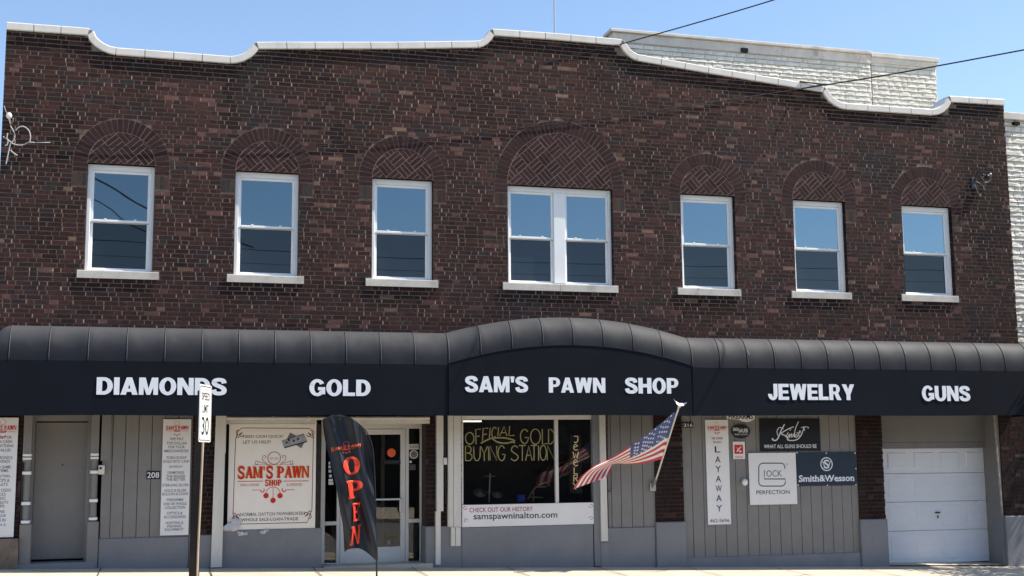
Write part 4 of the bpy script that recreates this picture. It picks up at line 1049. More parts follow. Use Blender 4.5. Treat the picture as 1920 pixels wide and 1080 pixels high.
# window poster with the crest
pY = .02
po = sign('window_poster', 'large white poster with red crest and ornate border filling the shop window', 'poster', None, at(510, 990, pY))
m = MB(); a, b, c, d = panel(m, 428, 794, 592, 993, pY, .03); obj('board', m, 'poster', po)
W_, H_ = b-a, d-c
def q(u, v): return (a+W_*u, c+H_*v)                            # u from the left, v from the bottom
def zu(x, y): return q((x-45)/(800-45), 1-(y-65)/(1005-65))     # measured on an enlargement of the poster
m = MB(); y = pY-.0015
bd_ = [zu(150,105), zu(740,110), zu(762,135), zu(775,200), zu(770,840), zu(745,905), zu(730,950), zu(150,950), zu(105,905), zu(92,860), zu(100,200), zu(120,135)]
m.ribbon(bd_, .010, y, 0, True)
for cx_, cy_, sx_, sy_ in ((125, 140, 1, 1), (760, 145, -1, 1), (745, 900, -1, -1), (110, 905, 1, -1)):
    for r0, ox, oy in ((30, 0, 0), (20, 22, 22), (14, -8, 38)):
        pts = [zu(cx_+sx_*(ox+r0*cos(t)*(1-t/9)), cy_+sy_*(oy+r0*1.1*sin(t)*(1-t/9))) for t in [i*.45 for i in range(12)]]
        m.ribbon(pts, .011, y-.0006-.0002*ox/22, 0)
obj('border', m, 'maroon', po)
m = MB()
def ztext(m, s, x0, y0, x1, y1, bold, mi=0, y=y): p, r = zu(x0, y1), zu(x1, y0); text(m, s, p[0], r[0], p[1], r[1], y, bold, mi)
ztext(m, 'NEED CASH QUICK?', 163, 168, 515, 197, .012); ztext(m, 'LET US HELP!', 163, 216, 402, 244, .012)
ztext(m, 'NORMAL DAYTON PAWNBROKERS', 155, 852, 712, 882, .012); ztext(m, 'WHOLE SALE-LOAN-TRADE', 162, 900, 652, 928, .02)
obj('lettering', m, 'graytext', po)
m = MB(); y2 = y-.001
p, r = zu(125, 552), zu(742, 448)
serif(m, "SAM'S PAWN", p[0]-.014, r[0]-.014, p[1]+.007, r[1]+.007, y2, mi=1); serif(m, "SAM'S PAWN", p[0], r[0], p[1], r[1], y2-.0025, mi=0)
p, r = zu(358, 620), zu(505, 568); serif(m, 'SHOP', p[0]-.004, r[0]-.004, p[1]+.003, r[1]+.003, y2, mi=1); serif(m, 'SHOP', p[0], r[0], p[1], r[1], y2-.0025, mi=0)
for l_ in ([(125,577),(345,577)], [(518,580),(738,580)]): m.ribbon([zu(*t) for t in l_], .010, y2, 0)
for l_ in ([(248,655),(330,655)], [(535,657),(615,657)]): m.ribbon([zu(*t) for t in l_], .008, y2, 0)
for x_, s_ in ((338, 1), (524, -1)): m.ribbon([zu(x_+s_*16*cos(t), 655-18*sin(t)) for t in [3.4+i*.4 for i in range(10)]], .014, y2-.0004, 0)
m.ribbon([zu(430+62*cos(t), 690-60*sin(t)) for t in [pi*i/16 for i in range(17)]], .009, y2-.0002, 0)
m.ribbon([zu(430, 630), zu(430, 740)], .007, y2-.0006, 0)
for x_, y_ in ((370, 706), (431, 749), (491, 708)): cc = zu(x_, y_); m.disc(cc, .040, y2-.0012, y2, 20, 0)
obj('crest', m, ['red', 'brass'], po)
m = MB()
m.ribbon([zu(435+55*cos(2*pi*i/28), 374+55*sin(2*pi*i/28)) for i in range(28)], .011, y2, 0, True)
for sg in (-1, 1):
    m.ribbon([zu(*p_) for p_ in smooth_line([(435+sg*52, 430), (435+sg*110, 412), (435+sg*155, 400), (435+sg*160, 425), (435+sg*140, 428), (435+sg*142, 415)], 5)], .008, y2-.0003, 0)
    m.ribbon([zu(*p_) for p_ in smooth_line([(435+sg*60, 420), (435+sg*95, 395), (435+sg*98, 358), (435+sg*75, 352), (435+sg*72, 370), (435+sg*82, 372)], 5)], .008, y2-.0006, 0)
m.ribbon([zu(260, 433), zu(610, 433)], .005, y2-.001, 0)
ztext(m, 'EST. 1929', 398, 368, 472, 388, 0, 0, y2); ztext(m, 'FAMILY OWNED', 150, 598, 312, 620, 0, 0, y2); ztext(m, '& OPERATED', 550, 600, 680, 624, 0, 0, y2)
obj('ornament', m, mat('faded red print', (.42,.11,.10), .6, .3, var=.1), po)
m = MB()
for k, pts in enumerate(([(570,150),(700,225),(670,285),(545,205)], [(500,222),(690,160),(718,225),(522,285)])):
    pl = [zu(*t) for t in pts]; m.prism(pl[::-1], y2-.001-.001*k, y2+.0005, k)
    m.ribbon(pl, .008, y2-.0016-.001*k, 2, True)
m.ribbon([zu(524,282), zu(718,228)], .018, y2-.004, 2)
for x_, y_ in ((540, 235), (560, 215), (602, 222), (640, 205)): m.disc(zu(x_, y_), .018, y2-.0042, y2-.003, 8, 2)
obj('banknotes', m, ['graytext', mat('pale gray print', (.36,.36,.38), .6, .3, var=.3, vscale=20), 'blktext'], po)
pwm = MB(); random.seed(3)
for cx_, cy_, sz in ((100, 960, 50), (70, 985, 45), (120, 925, 30), (150, 1025, 26), (200, 1030, 20), (350, 1020, 24), (390, 1008, 16)):
    p = zu(cx_, cy_); k = sz/755*W_; n = 7
    ringp = [(p[0]+k*(1+.5*random.uniform(-1,1))*cos(2*pi*i/n)*1.3, pY-.02-random.uniform(0,.02), p[1]+k*.8*(1+.5*random.uniform(-1,1))*sin(2*pi*i/n)) for i in range(n)]
    pwm.mesh(ringp+[(p[0], pY-.06, p[1])], [(i, (i+1) % n, n) for i in range(n)])
tag(obj('plastic_wrap', pwm, 'plastic'), 'torn clear plastic bunched at the lower left corner of the window poster', 'plastic wrap')

# banner under the display window (its QR square is left out)
bY = .01
o = sign('window_banner', 'wide white banner with web address along the foot of the display window', 'banner', 'white shop banners', at(990, 985, bY))
m = MB(); a, b, c, d = panel(m, 866.5, 944.5, 1115, 985.5, bY, .035); obj('board', m, 'vinylsign', o)
m = MB(); ptext(m, 'CHECK OUT OUR HISTORY', 880, 951, 999, 959.5, bY-.0015, .010); obj('red_lettering', m, mat('dark red print', (.33,.05,.07), .6, .3), o)
m = MB(); ptext(m, 'samspawninalton.com', 888, 960.5, 1045, 976, bY-.0015, .012); obj('lettering', m, 'blktext', o)
m = MB()
for px_, py_, sx_, sy_ in ((872, 952, 1, 1), (873, 976, 1, -1), (1108, 948, -1, 1), (1108, 972, -1, -1)):
    m.ribbon(pp([(px_+sx_*4*cos(t)*(1-t/10), py_+sy_*4*sin(t)*(1-t/10)) for t in [i*.5 for i in range(12)]], bY), .010, bY-.0015)
obj('corner_scrolls', m, mat('pale red print', (.50,.22,.18), .6, .3), o)

# hand-lettered glass
def gpx(x, y): return 820+x/3.376, 760+y/3.376
STR = {'O': [[(.5+.5*cos(t), .5+.5*sin(t)) for t in [2*pi*i/18 for i in range(19)]]], 'F': [[(.05,0),(0,1),(.95,1.02)], [(.02,.52),(.75,.55)]], 'I': [[(.5,0),(.5,1)]],
 'C': [[(.5+.5*cos(t), .5+.5*sin(t)) for t in [.7+i*.3 for i in range(17)]]], 'A': [[(0,0),(.5,1),(1,0)], [(.2,.36),(.8,.36)]], 'L': [[(0,1),(.02,0),(1,.02)]],
 'G': [[(.5+.5*cos(t), .5+.5*sin(t)) for t in [.7+i*.3 for i in range(17)]]+[(1,.42),(.55,.42)]], 'D': [[(0,0),(0,1),(.4,1),(.85,.8),(1,.5),(.85,.18),(.4,0),(0,0)]],
 'B': [[(0,0),(0,1),(.55,1),(.85,.85),(.8,.62),(.5,.52),(0,.52)], [(.5,.52),(.95,.4),(1,.2),(.7,0),(0,0)]], 'U': [[(0,1),(.05,.25),(.3,0),(.65,0),(.95,.25),(1,1)]],
 'Y': [[(0,1),(.5,.5),(1,1)], [(.5,.5),(.5,0)]], 'N': [[(0,0),(0,1),(1,0),(1,1)]], 'S': [smooth_line([(.95,.85),(.6,1),(.15,.88),(.1,.66),(.5,.5),(.95,.32),(.85,.08),(.4,0),(0,.14)], 3)],
 'T': [[(0,1),(1,1)], [(.5,1),(.5,0)]]}
m = MB(); gY_ = wY+.028; k = 0
def hand(ch, x0, y0, x1, y1, w=.017, sh=0):
    global k
    for st in STR[ch]:
        pts = pp([gpx(x0+(x1-x0)*u+sh*v, y1+(y0-y1)*v) for u, v in st], gY_); m.ribbon(pts, w, gY_-.0002*(k % 7)); k += 1
for ch, *bx in [('O',178,172,232,246),('F',243,152,276,246),('F',284,146,318,226),('I',325,140,333,210),('C',342,138,372,205),('I',378,138,386,196),('A',394,134,440,194),('L',452,132,488,192)]: hand(ch, *bx, sh=6 if bx[0] > 280 else 0)
for ch, *bx in [('G',526,152,578,242),('O',590,150,652,246),('L',664,150,696,244),('D',704,152,742,244),('B',178,258,220,350),('U',230,262,272,350),('Y',276,260,318,350),('I',322,262,328,350),('N',334,258,376,348),('G',384,256,430,350),
    ('S',466,256,512,350),('T',516,254,560,350),('A',558,256,600,350),('T',592,254,632,350),('I',638,256,644,350),('O',650,252,690,348),('N',696,252,742,348)]: hand(ch, *bx)
for sw_ in ([(275,240),(310,222),(350,208),(420,206),(470,216),(492,226)], [(350,212),(380,232),(430,240),(476,232),(490,238)]): m.ribbon(pp([gpx(*t) for t in smooth_line(sw_, 4)], gY_), .022, gY_-.0018)
obj('marker_lettering', m, 'chalk', dw)
# things in the display window
o = sign('vertical_sign', 'vertical black sign with stacked cream letters behind the narrow shop pane', 'sign', None, at(1079, 930, .3))
m = MB(); nY = .16; a, b, c, d = R(1068, 815, 1091, 925, nY); m.bbox(a, b, nY, nY+.05, c, d, .006); obj('board', m, 'blk', o)
m = MB(); k = 0; m_ = m
for i, ch in enumerate('JEWELRY'):
    y0 = 818+i*14.6; y1 = y0+12
    sts = {'J': [[(.2,1),(.9,1),(.9,.25),(.6,0),(.2,.1)]], 'E': [[(.9,.15),(.5,0),(.15,.25),(.15,.75),(.5,1),(.9,.7),(.2,.5)]], 'W': [[(0,1),(.25,0),(.5,.7),(.75,0),(1,1)]], 'L': [[(.2,1),(.2,0),(.9,0)]], 'R': [[(.15,0),(.15,1),(.75,1),(.8,.6),(.2,.5)], [(.45,.5),(.9,0)]], 'Y': [[(0,1),(.5,.5),(1,1)], [(.5,.5),(.5,0)]]}[ch]
    for st in sts: m.tube([(p.x, nY-.012, p.z) for p in (at(1074+(1084-1074)*u, y1+(y0-y1)*v, nY) for u, v in st)], .008, 6)
obj('letter_tubes', m, 'neon', o)
o = sign('drum_cymbals', 'pair of dull cymbals on one stand inside the display window', 'cymbals', None, at(918, 940, .7))
m = MB(); Yc = .7
st = at(918, 905, Yc); m.tube([at(919, 888, Yc), at(917, 942, Yc)], .014, 8); m.tube([at(908, 893, Yc), at(928, 893, Yc)], .008, 6); m.tube([at(906, 922, Yc), at(932, 924, Yc)], .008, 6)
obj('stand', m, 'steel', o)
for px_, py_, rx_ in ((899.5, 924, 13), (932, 927, 11)):
    p = at(px_, py_, Yc-.05); r = rx_/120; m = MB(); n = 20
    v = [(p.x, p.y-.05, p.z+.03)]+[(p.x+r*cos(2*pi*i/n), p.y-.3*r*cos(2*pi*i/n)*0+r*.5*sin(2*pi*i/n)-.02, p.z+.62*r*sin(2*pi*i/n)) for i in range(n)]
    m.mesh(v, [(0, 1+i, 1+(i+1) % n) for i in range(n)]); obj('cymbal', m, 'cymbal', o)
o = tag(obj('blue_box', MB().bbox(*R(972, 928, 985, 941, .5)[:2], .5, .6, *R(972, 928, 985, 941, .5)[2:], .01), 'bluep'), 'small glowing blue box on the display window floor', 'box')
m = MB(); Yg = .6
m.tube([at(996, 925, Yg), at(1003, 915, Yg), at(1016, 907, Yg), at(1024, 904, Yg)], .013, 6); m.tube([at(1024, 904, Yg), at(1031, 911, Yg)], .013, 6); m.tube([at(1008, 913, Yg), at(1024, 912, Yg)], .016, 6); m.tube([at(994, 932, Yg), at(1018, 933, Yg)], .012, 6); m.tube([at(996, 925, Yg), at(990, 936, Yg)], .012, 6); m.tube([at(1000, 918, Yg), at(1000, 940, Yg)], .012, 6)
tag(obj('instrument_stand', m, 'tan'), 'tan folding stand with bent arm inside the display window', 'stand')
tag(obj('ceiling_light', MB().box(X(868,788,.8), X(903,788,.8), .8, .9, Z(885,791,.8), Z(885,788.5,.8)), 'tube'), 'lit fluorescent tube under the display window ceiling', 'light')

# layaway sign and the gun makers' signs
gY2 = .006
o = sign('layaway_sign', 'tall white sign with stacked black letters spelling LAYAWAY', 'sign', None, at(1350, 983, gY2))
m = MB(); a, b, c, d = panel(m, 1325, 787, 1368, 983.5, gY2, .012); obj('board', m, 'vinylsign', o)
m = MB(); logo(m, a+.035, b-.035, c+(d-c)*.865, c+(d-c)*.975, gY2-.002); obj('crest', m, 'red', o)
m = MB()
for ch, yc in zip('LAYAWAY', (842.5, 861.5, 879.5, 898, 916, 934, 953)):
    z = Z(1347, yc, gY2); xc = (a+b)/2+.0; w = .055 if ch != 'W' else .062; text(m, ch, xc-w*.9, xc+w*.9, z-.052, z+.052, gY2-.002, .008)
for s, yc, wd in (('WE OFFER', 822, .5), ('90 DAY', 829, .36)): z = Z(1347, yc, gY2); text(m, s, (a+b)/2-(b-a)*wd/2, (a+b)/2+(b-a)*wd/2, z-.018, z+.018, gY2-.002, .008)
z = Z(1350, 976, gY2); text(m, '462-5696', a+.03, b-.03, z-.028, z+.028, gY2-.002, .0); obj('lettering', m, 'blktext', o)

o = sign('oval_sign', 'black oval sign with small white lettering left of the script sign', 'sign', 'maker signs on the gray siding', at(1389, 823, gY2))
m = MB(); p = at(1389, 809, gY2); m.disc((p.x, p.z), .172, gY2, gY2+.008, 32, 0, .118); obj('board', m, 'blk', o)
m = MB(); ptext(m, 'SIG', 1374, 802, 1384, 808, gY2-.002, .03); ptext(m, 'SAUER', 1384.5, 803.5, 1403, 811, gY2-.002, .02); ptext(m, 'WHEN IT COUNTS', 1377, 813, 1402, 816, gY2-.002, 0); obj('lettering', m, 'letter', o)
o = sign('ribbon_sign', 'white scalloped sign mostly hidden behind the awning edge above the black oval', 'sign', 'maker signs on the gray siding', at(1389, 790, gY2))
m = MB(); pts = smooth_line([(1363,768),(1363,784),(1372,786),(1384,787),(1395,791),(1404,791),(1411,788),(1415,784),(1414,768)], 4); m.prism(pp(pts, gY2)[::1], gY2, gY2+.008); obj('board', m, 'vinylsign', o)
m = MB(); ptext(m, 'FIREARMS', 1366, 776, 1412, 786, gY2-.002, .02); obj('lettering', m, 'blktext', o)
o = sign('red_emblem_sign', 'small white placard with a red square bird emblem', 'sign', 'maker signs on the gray siding', at(1386, 860, gY2))
m = MB(); panel(m, 1374.5, 828, 1397, 860.5, gY2); obj('board', m, 'vinylsign', o)
m = MB(); a, b, c, d = R(1377, 834, 1393.5, 851, gY2-.001); m.bbox(a, b, gY2-.001, gY2, c, d, .0005)
w = b-a; h = d-c
for pts in ([(.1,.75),(.45,.62),(.9,.88),(.55,.48)], [(.2,.2),(.5,.35),(.6,.6),(.35,.5)], [(.5,.15),(.85,.25),(.62,.42)]):
    m.face([(a+w*u, gY2-.002, c+h*v) for u, v in pts], 1)
x0_, z0_ = at(1378, 857, gY2).x, at(1378, 857, gY2).z; text(m, 'DEALER', a+.01, b-.01, z0_-.012, z0_+.014, gY2-.002, .01, 2)
obj('emblem', m, ['red', 'vinylsign', 'red'], o)
o = tag(obj('white_knob', MB().ball(at(1396.5, 904, -.02), .05, 8, 0, 1.2), 'vinyl', smooth=True), 'small white plastic cap on the siding left of the square white sign', 'cap')

o = sign('script_sign', 'black sign with flowing white script over small white capitals', 'sign', 'maker signs on the gray siding', at(1482, 846, gY2))
m = MB(); a, b, c, d = panel(m, 1425, 785.5, 1538, 845.5, gY2, .012); obj('board', m, mat('black sign gloss', (.008,.009,.013), .3, .45, var=.1), o)
def k6(x, y): return 1260+x/3.375, 760+y/3.375
m = MB(); yk = gY2-.002
for i, (st, w_) in enumerate([([(712,120),(690,160),(672,205),(655,222),(634,216),(640,208)], .020), ([(672,195),(664,165),(680,140),(705,150)], .014), ([(770,135),(735,150),(700,170),(690,180),(712,190),(730,205),(735,215)], .018), ([(735,172),(722,195),(728,203),(745,180)], .015), ([(745,180),(740,205),(758,178),(756,203),(775,176),(772,200),(790,182)], .014),
    ([(800,102),(780,150),(776,195),(790,200),(800,180),(788,172)], .015), ([(800,180),(812,170),(808,160),(800,185),(812,196),(822,180)], .013), ([(822,180),(832,150),(830,140),(840,160)], .014), ([(838,135),(820,180),(800,210),(770,222),(735,220),(728,212)], .017), ([(815,142),(840,136),(864,140),(858,146)], .012), ([(745,160),(752,150)], .012)]):
    m.ribbon(pp([k6(*t) for t in smooth_line(st, 5)], gY2), w_, yk-.0002*i)
obj('script', m, 'letter', o)
m = MB(); 
ptext(m, 'WHAT ALL GUNS SHOULD BE', *k6(582, 247), *k6(915, 271), yk, .012); obj('lettering', m, 'letter', o)

o = sign('square_sign', 'square white sign with a black outlined letter mark', 'sign', 'maker signs on the gray siding', at(1450, 946, gY2-.012))
m = MB(); gg = gY2-.012; a, b, c, d = panel(m, 1405, 849, 1493.5, 946, gg, .012); obj('board', m, 'vinylsign', o)
m = MB()
def kr(pts): return pp([k6(*t) for t in pts], gg)
m.ribbon(kr([(714,402),(714,388),(708,374),(696,366),(572,366),(558,372),(549,386),(549,490),(556,504),(570,511),(696,511),(710,504),(717,490),(717,466),(584,466),(584,412)]), .017, gg-.0015)
ptext(m, 'OCK', *k6(598, 411), *k6(695, 451), gg-.0015, -.004); ptext(m, 'PERFECTION', *k6(534, 537), *k6(744, 562), gg-.0015, .006)
p = kr([(728, 374)])[0]; m.ribbon([(p[0]+.016*cos(2*pi*i/12), p[1]+.016*sin(2*pi*i/12)) for i in range(12)], .004, gg-.0015, 0, True)
obj('letter_mark', m, 'blktext', o)

o = sign('blue_sign', 'slate blue sign with white serif name and round white monogram', 'sign', 'maker signs on the gray siding', at(1550, 910, gY2))
m = MB(); a, b, c, d = panel(m, 1494.5, 848, 1606, 910.5, gY2, .012); obj('board', m, 'navy', o)
m = MB(); p = kr([(980, 372)])[0]; r = .108; ym = gY2-.0015
m.ribbon([(p[0]+r*cos(2*pi*i/32), p[1]+r*sin(2*pi*i/32)) for i in range(32)], .018, ym, 0, True)
text(m, 'S', p[0]-.055, p[0]+.055, p[1]-.075, p[1]+.075, ym-.0004, .02); m.ribbon([(p[0]-.075,p[1]+.05),(p[0]-.03,p[1]-.06),(p[0],p[1]+.02),(p[0]+.03,p[1]-.06),(p[0]+.075,p[1]+.05)], .018, ym-.0008)
obj('monogram', m, 'letter', o)
m = MB(); x0_, x1_, z0_, z1_ = R(*k6(803, 440), *k6(1153, 482), ym)
text(m, 'Smith&Wesson', x0_, x1_, z0_, z1_, ym, .026)
sfw = .006
for u in (.005, .20, .265, .335, .56, .70, .985):
    xx = x0_+(x1_-x0_)*u; m.box(xx-.018, xx+.018, ym-.0012, ym-.0004, z0_, z0_+.012)
obj('lettering', m, 'letter', o)
m = MB()
for x_, y_ in ((793,300),(978,303),(1160,302),(800,505),(985,506),(1166,502),(1166,400)): p = kr([(x_, y_)])[0]; m.disc(p, .012, ym-.003, ym, 8)
obj('grommets', m, 'letter', o)

# ================================================================ ROAD SIGN ON ITS POST
o = thing('road_sign', 'white SPEED LIMIT 30 sign turned edgeways on a dark timber post', 'road sign', (at(366, 1080, -2.0).x, -2.0, gz(-5.7)-.04))
pa, pb = at(362.5, 1080, -2.0), at(378, 735, -2.0); zb0 = gz(pa.x)-.3
A = radians(-16); m = MB()
def rotp(c, dx, dy): return (c[0]+dx*cos(A)-dy*sin(A), c[1]+dx*sin(A)+dy*cos(A))
rows = []
for i in range(13):
    t = i/12; c0 = (pa.x+(pb.x-pa.x)*t+.004*sin(i*1.3), -2.0+.05*t); z = zb0+(pb.z+.02-zb0)*t; h = .057-.015*t
    rows.append([(*rotp(c0, sx*h, sy*h), z) for sx, sy in ((-1,-1),(1,-1),(1,1),(-1,1))])
m.mesh([p for r in rows for p in r], [(i*4+j, i*4+(j+1) % 4, i*4+4+(j+1) % 4, i*4+4+j) for i in range(12) for j in range(4)]+[(48,49,50,51)])
obj('post', m, 'woodpost', o)
m = MB(); m.tube([at(369.5,1084,-2.08), at(372,1016,-2.08), at(376.5,920,-2.08), at(381,820,-2.08)], .013, 8, 0, .015); obj('sign_pole', m, mat('rusty pale pole', (.50,.39,.29), .7, .3, var=.2, vscale=9, stain=((.16,.07,.04), 7, .58, .75), stretch=(1,1,.3)), o)
Bn = radians(73.5); u = Vector((cos(Bn), sin(Bn), 0)); nrm = Vector((sin(Bn), -cos(Bn), 0))
c0 = Vector((at(374.5, 776, -2.0).x, -2.02, 0)); sw2, z0, z1 = .305, at(370, 829, -2.0).z, at(372, 722, -2.0).z
def sp(a, b, off): p = c0+u*a+nrm*off; return (p.x, p.y, b)
def plate(hw_, za, zb2, off, th, r=.04):
    pts = []
    for cx_, cz_, a0 in ((hw_-r, za+r, -pi/2), (hw_-r, zb2-r, 0), (-hw_+r, zb2-r, pi/2), (-hw_+r, za+r, pi)):
        pts += [(cx_+r*cos(a0+pi/2*i/5), cz_+r*sin(a0+pi/2*i/5)) for i in range(6)]
    n = len(pts); m = MB(); m.mesh([sp(a_, b_, off) for a_, b_ in pts]+[sp(a_, b_, off-th) for a_, b_ in pts], [tuple(range(n)), tuple(range(2*n-1, n-1, -1))]+[(i, n+i, n+(i+1) % n, (i+1) % n) for i in range(n)]); return m, pts
m, pts = plate(sw2, z0, z1, .075, .004); pl_ = obj('plate', m, mat('reflective white sheet', (.80,.80,.77), .45, .4, var=.04), o)
m = MB(); pin = [(a_*.94, (b_-(z0+z1)/2)*.95+(z0+z1)/2) for a_, b_ in pts]; pin2 = [(a_*.90, (b_-(z0+z1)/2)*.92+(z0+z1)/2) for a_, b_ in pts]; n = len(pts)
m.mesh([sp(a_, b_, .0765) for a_, b_ in pin]+[sp(a_, b_, .0765) for a_, b_ in pin2], [(i, (i+1) % n, n+(i+1) % n, n+i) for i in range(n)])
for s, za, zb2, hw_, bl in (('SPEED', .73, .86, .20, .01), ('LIMIT', .51, .65, .15, .01), ('30', .12, .44, .18, .012)):
    t = MB(); text(t, s, -hw_, hw_, z0+(z1-z0)*za, z0+(z1-z0)*zb2, 0, bl); m.mesh([sp(v[0], v[2], .0768) for v in t.v], t.f)
obj('lettering', m, 'blktext', o)
m = MB()
for zz in (z0+.1, z1-.1): m.tube([sp(0, zz, .08), sp(0, zz, .0)], .009, 8)
obj('bolts', m, 'steel', o)

# ================================================================ FEATHER FLAG
FY = -1.5
ff = thing('feather_flag', 'black feather flag with red letters reading OPEN standing before the shop door', 'flag', (at(706, 1079, FY).x, FY, gz(-3.2)-.03))
Lc = smooth_line([(605,787),(607.5,802),(611,825),(618.5,858),(629,908),(636.3,953),(643.7,991),(646.7,1035.7)], 4)
Rc = smooth_line([(668.5,792.6),(684,807),(694,828),(698.8,855),(701.5,908),(703,967.5),(704.5,1020),(706,1053)], 4)
def cloth_y(px, py):
    return FY + .045*sin((px-600)*.075+(py-780)*.012) + .030*sin((px-600)*.17-(py-780)*.03+1) + .014*sin((px-600)*.31-(py-780)*.085) + .03*sin((py-780)*.03)*(706-px)/100
def fpt(uu, vv):
    n = len(Lc)-1; f = vv*n; i = min(int(f), n-1); f -= i
    a_ = [Lc[i][k_]+(Lc[i+1][k_]-Lc[i][k_])*f for k_ in (0, 1)]; b_ = [Rc[i][k_]+(Rc[i+1][k_]-Rc[i][k_])*f for k_ in (0, 1)]
    x_ = a_[0]+(b_[0]-a_[0])*uu; y_ = a_[1]+(b_[1]-a_[1])*uu
    y_ -= 13*4*uu*(1-uu)*(1-vv)**9; y_ -= 15*4*uu*(1-uu)*vv**14*(1 if uu < .5 else 1-.4*(uu-.5))
    return x_, y_
m = MB(); nu, nv = 26, 56; g = []
for j in range(nv+1):
    for i in range(nu+1):
        px_, py_ = fpt(i/nu, j/nv); p = at(px_, py_, FY); g.append((p.x, cloth_y(px_, py_), p.z))
m.mesh(g, [(j*(nu+1)+i, (j+1)*(nu+1)+i, (j+1)*(nu+1)+i+1, j*(nu+1)+i+1) for j in range(nv) for i in range(nu)])
ban = obj('banner', m, 'feather', ff, smooth=True)
def onc(px_, py_, lift): p = at(px_, py_, FY); return (p.x, cloth_y(px_, py_)-lift, p.z)
m = MB(); cntr = [0]
def fletter(ch, quad, lift=.0, mi=0, th=.32, tn=.22):
    """one slab letter bent onto the cloth inside a measured quad (tl, tr, br, bl)"""
    for poly in serif_letter(ch, th, tn, .13, .06):
        dense = []
        for i in range(len(poly)):
            a_, b_ = poly[i], poly[(i+1) % len(poly)]
            for t in (0, .34, .67): dense.append((a_[0]+(b_[0]-a_[0])*t, a_[1]+(b_[1]-a_[1])*t))
        cntr[0] += 1; pts = []
        for u_, v_ in dense:
            tl, tr, br, bl = quad; tx = [tl[k_]+(tr[k_]-tl[k_])*u_ for k_ in (0, 1)]; bx = [bl[k_]+(br[k_]-bl[k_])*u_ for k_ in (0, 1)]
            pts.append(onc(bx[0]+(tx[0]-bx[0])*v_, bx[1]+(tx[1]-bx[1])*v_, .016+lift+.0004*(cntr[0] % 8)))
        ar = sum(poly[i][0]*poly[(i+1) % len(poly)][1]-poly[(i+1) % len(poly)][0]*poly[i][1] for i in range(len(poly)))
        m.face(pts if ar > 0 else pts[::-1], mi)
def f3(x, y): return 580+x/3.373, 760+y/3.373
for ch, qd in (('O', [f3(206,328), f3(318,320), f3(322,432), f3(214,446)]), ('P', [f3(230,478), f3(342,468), f3(346,578), f3(246,594)]), ('E', [f3(268,622), f3(330,610), f3(322,728), f3(276,738)]), ('N', [f3(270,768), f3(326,752), f3(318,874), f3(260,888)])):
    fletter(ch, qd); cx_ = sum(q[0] for q in qd)/4; cy_ = sum(q[1] for q in qd)/4
    fletter(ch, [(cx_+(q[0]-cx_)*.93, cy_+(q[1]-cy_)*.955) for q in qd], .006, 1, .25, .16)
obj('letters', m, ['orange', mat('bright red print', (.66,.045,.025), .5, .3, var=.1)], ban)

m = MB(); t = MB(); logo(t, 0, 1, 0, .62, 0)
for i, v in enumerate(t.v): t.v[i] = v
def lmap(x_, z_, yy): 
    px_, py_ = f3(140+185*x_, 262-190*(z_-.40)*.62/.62*.62 - 30*(x_-.3)); return onc(px_, py_, .014-yy*.5)
m.mesh([lmap(v[0], v[2], v[1]) for v in t.v], t.f); obj('crest', m, 'orange', ban)
m = MB(); pole = [(706.5,1081),(706.3,1053)]+[(p[0]+1.5, p[1]) for p in Rc[::-1]][1:]+[(660,785.5),(648,781.5),(632,780),(617,782.5),(605,787)]
top = [at(px_, py_, FY) for px_, py_ in smooth_line(pole, 2)]; b0 = top[0]
m.tube([(b0.x, FY, gz(b0.x)-.06)]+[(p.x, FY+.004, p.z) for p in top], .013, 8, 0, .007)
obj('pole', m, 'blk', ff)
# ================================================================ STARS AND STRIPES ON A WALL BRACKET
fp = thing('american_flag', 'american flag flying from a pale pole bracketed to the brick pier', 'flag', at(1225, 914, -.02))
pA, pB = at(1226.5, 910, -.06), at(1272, 765, -1.15)
m = MB(); m.tube([pA, pA+(pB-pA)*.5, pB], .014, 10); obj('pole', m, 'pale', fp)
m = MB(); c_ = at(1224, 914, -.0); m.bbox(c_.x-.05, c_.x+.05, -.02, .0, c_.z-.06, c_.z+.08, .006); m.tube([(pA.x-.01,-.01,pA.z-.03), pA+(pB-pA)*.09], .026, 10); obj('bracket', m, 'steel', fp)
m = MB(); d_ = (pB-pA).normalized(); t_ = pB; m.ball(t_+d_*.03, .032, 8); m.tube([t_-d_*.09, t_+d_*.03], .018, 8)
e0 = t_+d_*.06
for sg, tp in ((-1, (1262.5, 747.5)), (1, (1288.5, 754.5))):
    q_ = at(*tp, -1.2); mid_ = (e0+q_)/2+Vector((0, 0, -.012))
    w_ = [(e0.x, e0.y-.012, e0.z-.02), (mid_.x, mid_.y-.012, mid_.z-.022), (q_.x, q_.y, q_.z), (mid_.x, mid_.y+.012, mid_.z+.02), (e0.x, e0.y+.012, e0.z+.03)]
    w2 = [(x_, y_+.012, z_) for x_, y_, z_ in w_]; m.mesh(w_+w2, [(0,1,2,3,4), (9,8,7,6,5)]+[(i, (i+1) % 5, 5+(i+1) % 5, 5+i) for i in range(5)])
obj('eagle_finial', m, 'steel', fp)
T_ = smooth_line([(1266,770),(1244,790),(1221,808),(1201,823.5),(1176,840),(1150,856),(1128,867),(1109,877.5),(1090,893),(1074.5,917)], 4)
B_ = smooth_line([(1236.5,862),(1222,866),(1205,869),(1190,870.5),(1176,870),(1162,869.5),(1150,870),(1147,876),(1144,885),(1141,893.5)], 4)
NV, NU = 39, len(T_)-1
